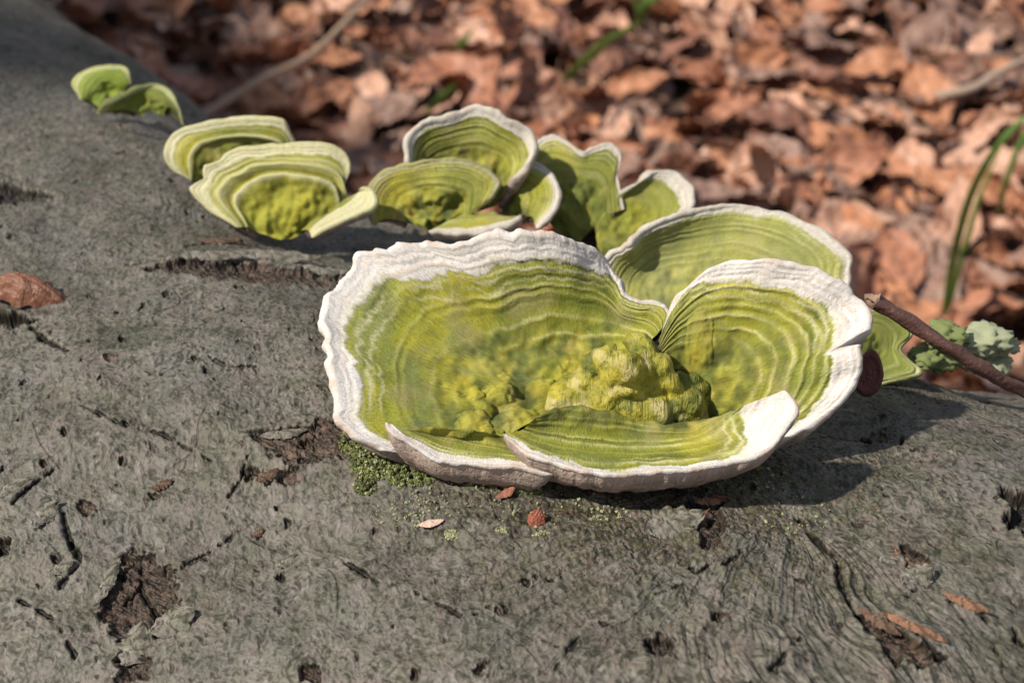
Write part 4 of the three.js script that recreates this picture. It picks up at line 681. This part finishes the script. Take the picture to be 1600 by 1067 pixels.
{
  const seen = leaves.filter((l) => l.seen).sort((a, b) => b.lay - a.lay).slice(0, 285), set = new Set(seen);
  const proto = new Map();
  for (const l of seen) {
    const key = l.g + '_' + l.k;
    if (!proto.has(key)) { const t = new THREE.Group(); part('blade', leafGeos[l.g], leafKinds[l.k].m, t); if (kinds[l.g][0] < 40 && kinds[l.g][0] > -30 && Math.abs(kinds[l.g][2]) < 6) part('leaf_stalk', petioleGeo, petMat, t); proto.set(key, t); }
    const o = proto.get(key).clone(); o.name = numbered('beech_leaf'); o.position.set(l.x, l.y, l.z); o.rotation.set(...l.e, 'YXZ'); o.scale.setScalar(l.s); scene.add(o);
    const kd = leafKinds[l.k].n, ps = poses[l.g];
    const f = inFrame(o.position), col = ['near the left edge', 'left of centre', 'in the middle', 'right of centre', 'near the right edge'][clamp(Math.floor(f.u / 320), 0, 4)], row = f.v < 70 ? 'at the top' : f.v < 160 ? 'high up' : f.v < 280 ? 'half way down' : 'just behind the log';
    tag(o, `dry ${kd} beech leaf, ${ps}, ${row}, ${col}`, 'leaf', `${kd} ${ps} beech leaves ${row} ${col}`);
  }
  const rest = leaves.filter((l) => !set.has(l)), M = new THREE.Matrix4(), Q = new THREE.Quaternion(), holder = thing('leaf_litter', 'deep layer of dry brown beech leaves covering the forest floor', 'leaf litter', V(0, 0, 0));
  holder.userData.kind = 'stuff';
  for (let g = 0; g < 12; g++) for (let k = 0; k < 5; k++) {
    const L = rest.filter((l) => l.g === g && l.k === k); if (!L.length) continue;
    const im = new THREE.InstancedMesh(leafGeos[g], leafKinds[k].m, L.length); im.name = 'litter_leaves'; im.userData.kind = 'stuff'; holder.add(im);
    L.forEach((l, i) => im.setMatrixAt(i, M.compose(V(l.x, l.y, l.z), Q.setFromEuler(new THREE.Euler(...l.e, 'YXZ')), V(l.s, l.s, l.s))));
  }
}
// unseen trunks added at left, shaped to shade the far litter and far log
function trunkGeo(h, r0, r1, seed) {
  const g = new THREE.CylinderGeometry(r1, r0, h, 40, 60), q = g.attributes.position;
  for (let i = 0; i < q.count; i++) { const x = q.getX(i), y = q.getY(i), z = q.getZ(i), a = Math.atan2(z, x), b = (y + h / 2) / h, f = 1 + 0.06 * n3(Math.cos(a) * 1.5, b * 4, Math.sin(a) * 1.5 + seed) + 0.5 * Math.exp(-b * h * 3) * (0.6 + 0.4 * Math.cos(a * 5 + seed)); q.setXYZ(i, x * f, y + (b > 0.99 ? 0.24 * n2(x * 5, z * 5 + seed) : 0), z * f); }
  g.translate(0, h / 2, 0); g.computeVertexNormals(); return g;
}
const trunkMap = barkMap.clone(); trunkMap.repeat.set(8, 20); trunkMap.needsUpdate = true;
const trunkMat = new THREE.MeshStandardMaterial({ color: new THREE.Color().setRGB(0.34, 0.32, 0.29), map: trunkMap, roughness: 0.85 });
{
  const t = thing('added_snag', 'broad broken-off dead tree trunk, unseen, added left of the log to shade the far litter', 'tree', V(-2.3, GY, -0.42));
  part('trunk', trunkGeo(1.85, 0.62, 0.54, 3), trunkMat, t);
  const y = thing('added_beech', 'slender young beech trunk, unseen, added at left to shade the far end of the log', 'tree', V(-2.0, GY, 0.29));
  part('trunk', trunkGeo(5.5, 0.10, 0.06, 8), trunkMat, y);
}
// sticks on the floor
const floorAt = (u, v, up = 0.03) => at(u, v, GY + up);
function stick(label, pts, r0, r1, c, name = 'fallen_twig') { const P = pts.map(([u, v, up]) => floorAt(u, v, up)), b = P[0].clone(); const m = solo(name, tubeAlong(P.map((p) => p.clone().sub(b)), r0, r1, 8, 40, 0.15, pts[0][0]), brown(c, 0.8), label, 'twig'); m.position.copy(b); return m; }
stick('long thin brown twig slanting over the leaves at top left', [[310, 185, 0.06], [400, 130, 0.07], [480, 90, 0.075], [525, 50, 0.08], [570, 0, 0.09]], 0.0046, 0.0034, [0.36, 0.25, 0.18]);
stick('pale dry stick lying on the leaves at the right edge', [[1465, 150, 0.055], [1520, 138, 0.06], [1560, 115, 0.065], [1640, 75, 0.07]], 0.0052, 0.003, [0.42, 0.31, 0.24]);
stick('thin dark twig across the leaves right of centre', [[1190, 300, 0.055], [1230, 278, 0.06], [1300, 262, 0.062], [1330, 268, 0.06]], 0.0022, 0.0014, [0.09, 0.055, 0.045]);
stick('grey twig in the top left corner', [[-20, 75, 0.07], [40, 40, 0.07], [100, -10, 0.07]], 0.004, 0.003, [0.22, 0.16, 0.13]);
// grass blades
function blade(P, w, tw) {
  const c = new THREE.CatmullRomCurve3(P), n = 26, pos = [], uv = [], idx = [];
  for (let i = 0; i <= n; i++) { const t = i / n, p = c.getPointAt(t), d = c.getTangentAt(t), s = V(Math.cos(tw), 0, Math.sin(tw)).cross(d).cross(d).normalize(), nn = s.clone().cross(d), h = w / 2 * Math.pow(Math.sin(Math.PI * clamp(0.12 + t * 0.86, 0, 1)), 0.8); for (const k of [-1, 0, 1]) { const q = p.clone().addScaledVector(s, k * h).addScaledVector(nn, Math.abs(k) * h * 0.35); pos.push(q.x, q.y, q.z); uv.push(k * h * 30, t * 8); } if (i) for (const k of [0, 1]) { const a = (i - 1) * 3 + k; idx.push(a, a + 1, a + 4, a, a + 4, a + 3); } }
  const g = new THREE.BufferGeometry(); g.setAttribute('position', new THREE.Float32BufferAttribute(pos, 3)); g.setAttribute('uv', new THREE.Float32BufferAttribute(uv, 2)); g.setIndex(idx); g.computeVertexNormals(); return g;
}
const grassMat = new THREE.MeshPhysicalMaterial({ color: new THREE.Color().setRGB(0.135, 0.235, 0.045), roughness: 0.45, transmission: 0.25, thickness: 0 });
function tuft(label, blades) {
  const b = floorAt(blades[0].p[0][0], blades[0].p[0][1], 0), t = thing('grass_tuft', label, 'grass', b);
  for (const { p, w, tw } of blades) part('grass_blade', blade(p.map(([u, v, y]) => floorAt(u, v, y).sub(b)), w, tw ?? 0), grassMat, t);
}
tuft('tall arching green grass blades at the right edge', [
  { p: [[1472, 515, 0.02], [1490, 410, 0.09], [1525, 290, 0.17], [1570, 215, 0.21], [1640, 150, 0.22]], w: 0.0068 },
  { p: [[1474, 515, 0.02], [1500, 420, 0.085], [1535, 300, 0.15], [1565, 230, 0.18]], w: 0.005 },
  { p: [[1560, 340, 0.06], [1572, 290, 0.10], [1600, 215, 0.14], [1640, 160, 0.16]], w: 0.0055 }]);
tuft('green grass blades slanting through the leaves at top centre', [{ p: [[870, 140, 0.03], [905, 105, 0.06], [950, 65, 0.09], [1000, 35, 0.11]], w: 0.011 }, { p: [[985, 60, 0.03], [1000, 30, 0.06], [1010, 5, 0.08], [1060, -30, 0.10]], w: 0.012 }, { p: [[1010, 50, 0.03], [1000, 20, 0.06], [985, -10, 0.08]], w: 0.004 }]);
tuft('short green grass blade among dim leaves left of centre', [{ p: [[665, 180, 0.03], [685, 158, 0.05], [715, 130, 0.07]], w: 0.009 }, { p: [[690, 95, 0.03], [715, 75, 0.05], [740, 45, 0.07]], w: 0.008 }]);
tuft('single dark green blade among leaves at the upper right', [{ p: [[1440, 105, 0.04], [1470, 92, 0.06], [1520, 90, 0.07]], w: 0.008 }]);

// ------------------------------------------------------------------ finish
scene.traverse((o) => { if (o.isMesh) { o.castShadow = true; o.receiveShadow = true; } });
renderer.render(scene, camera);
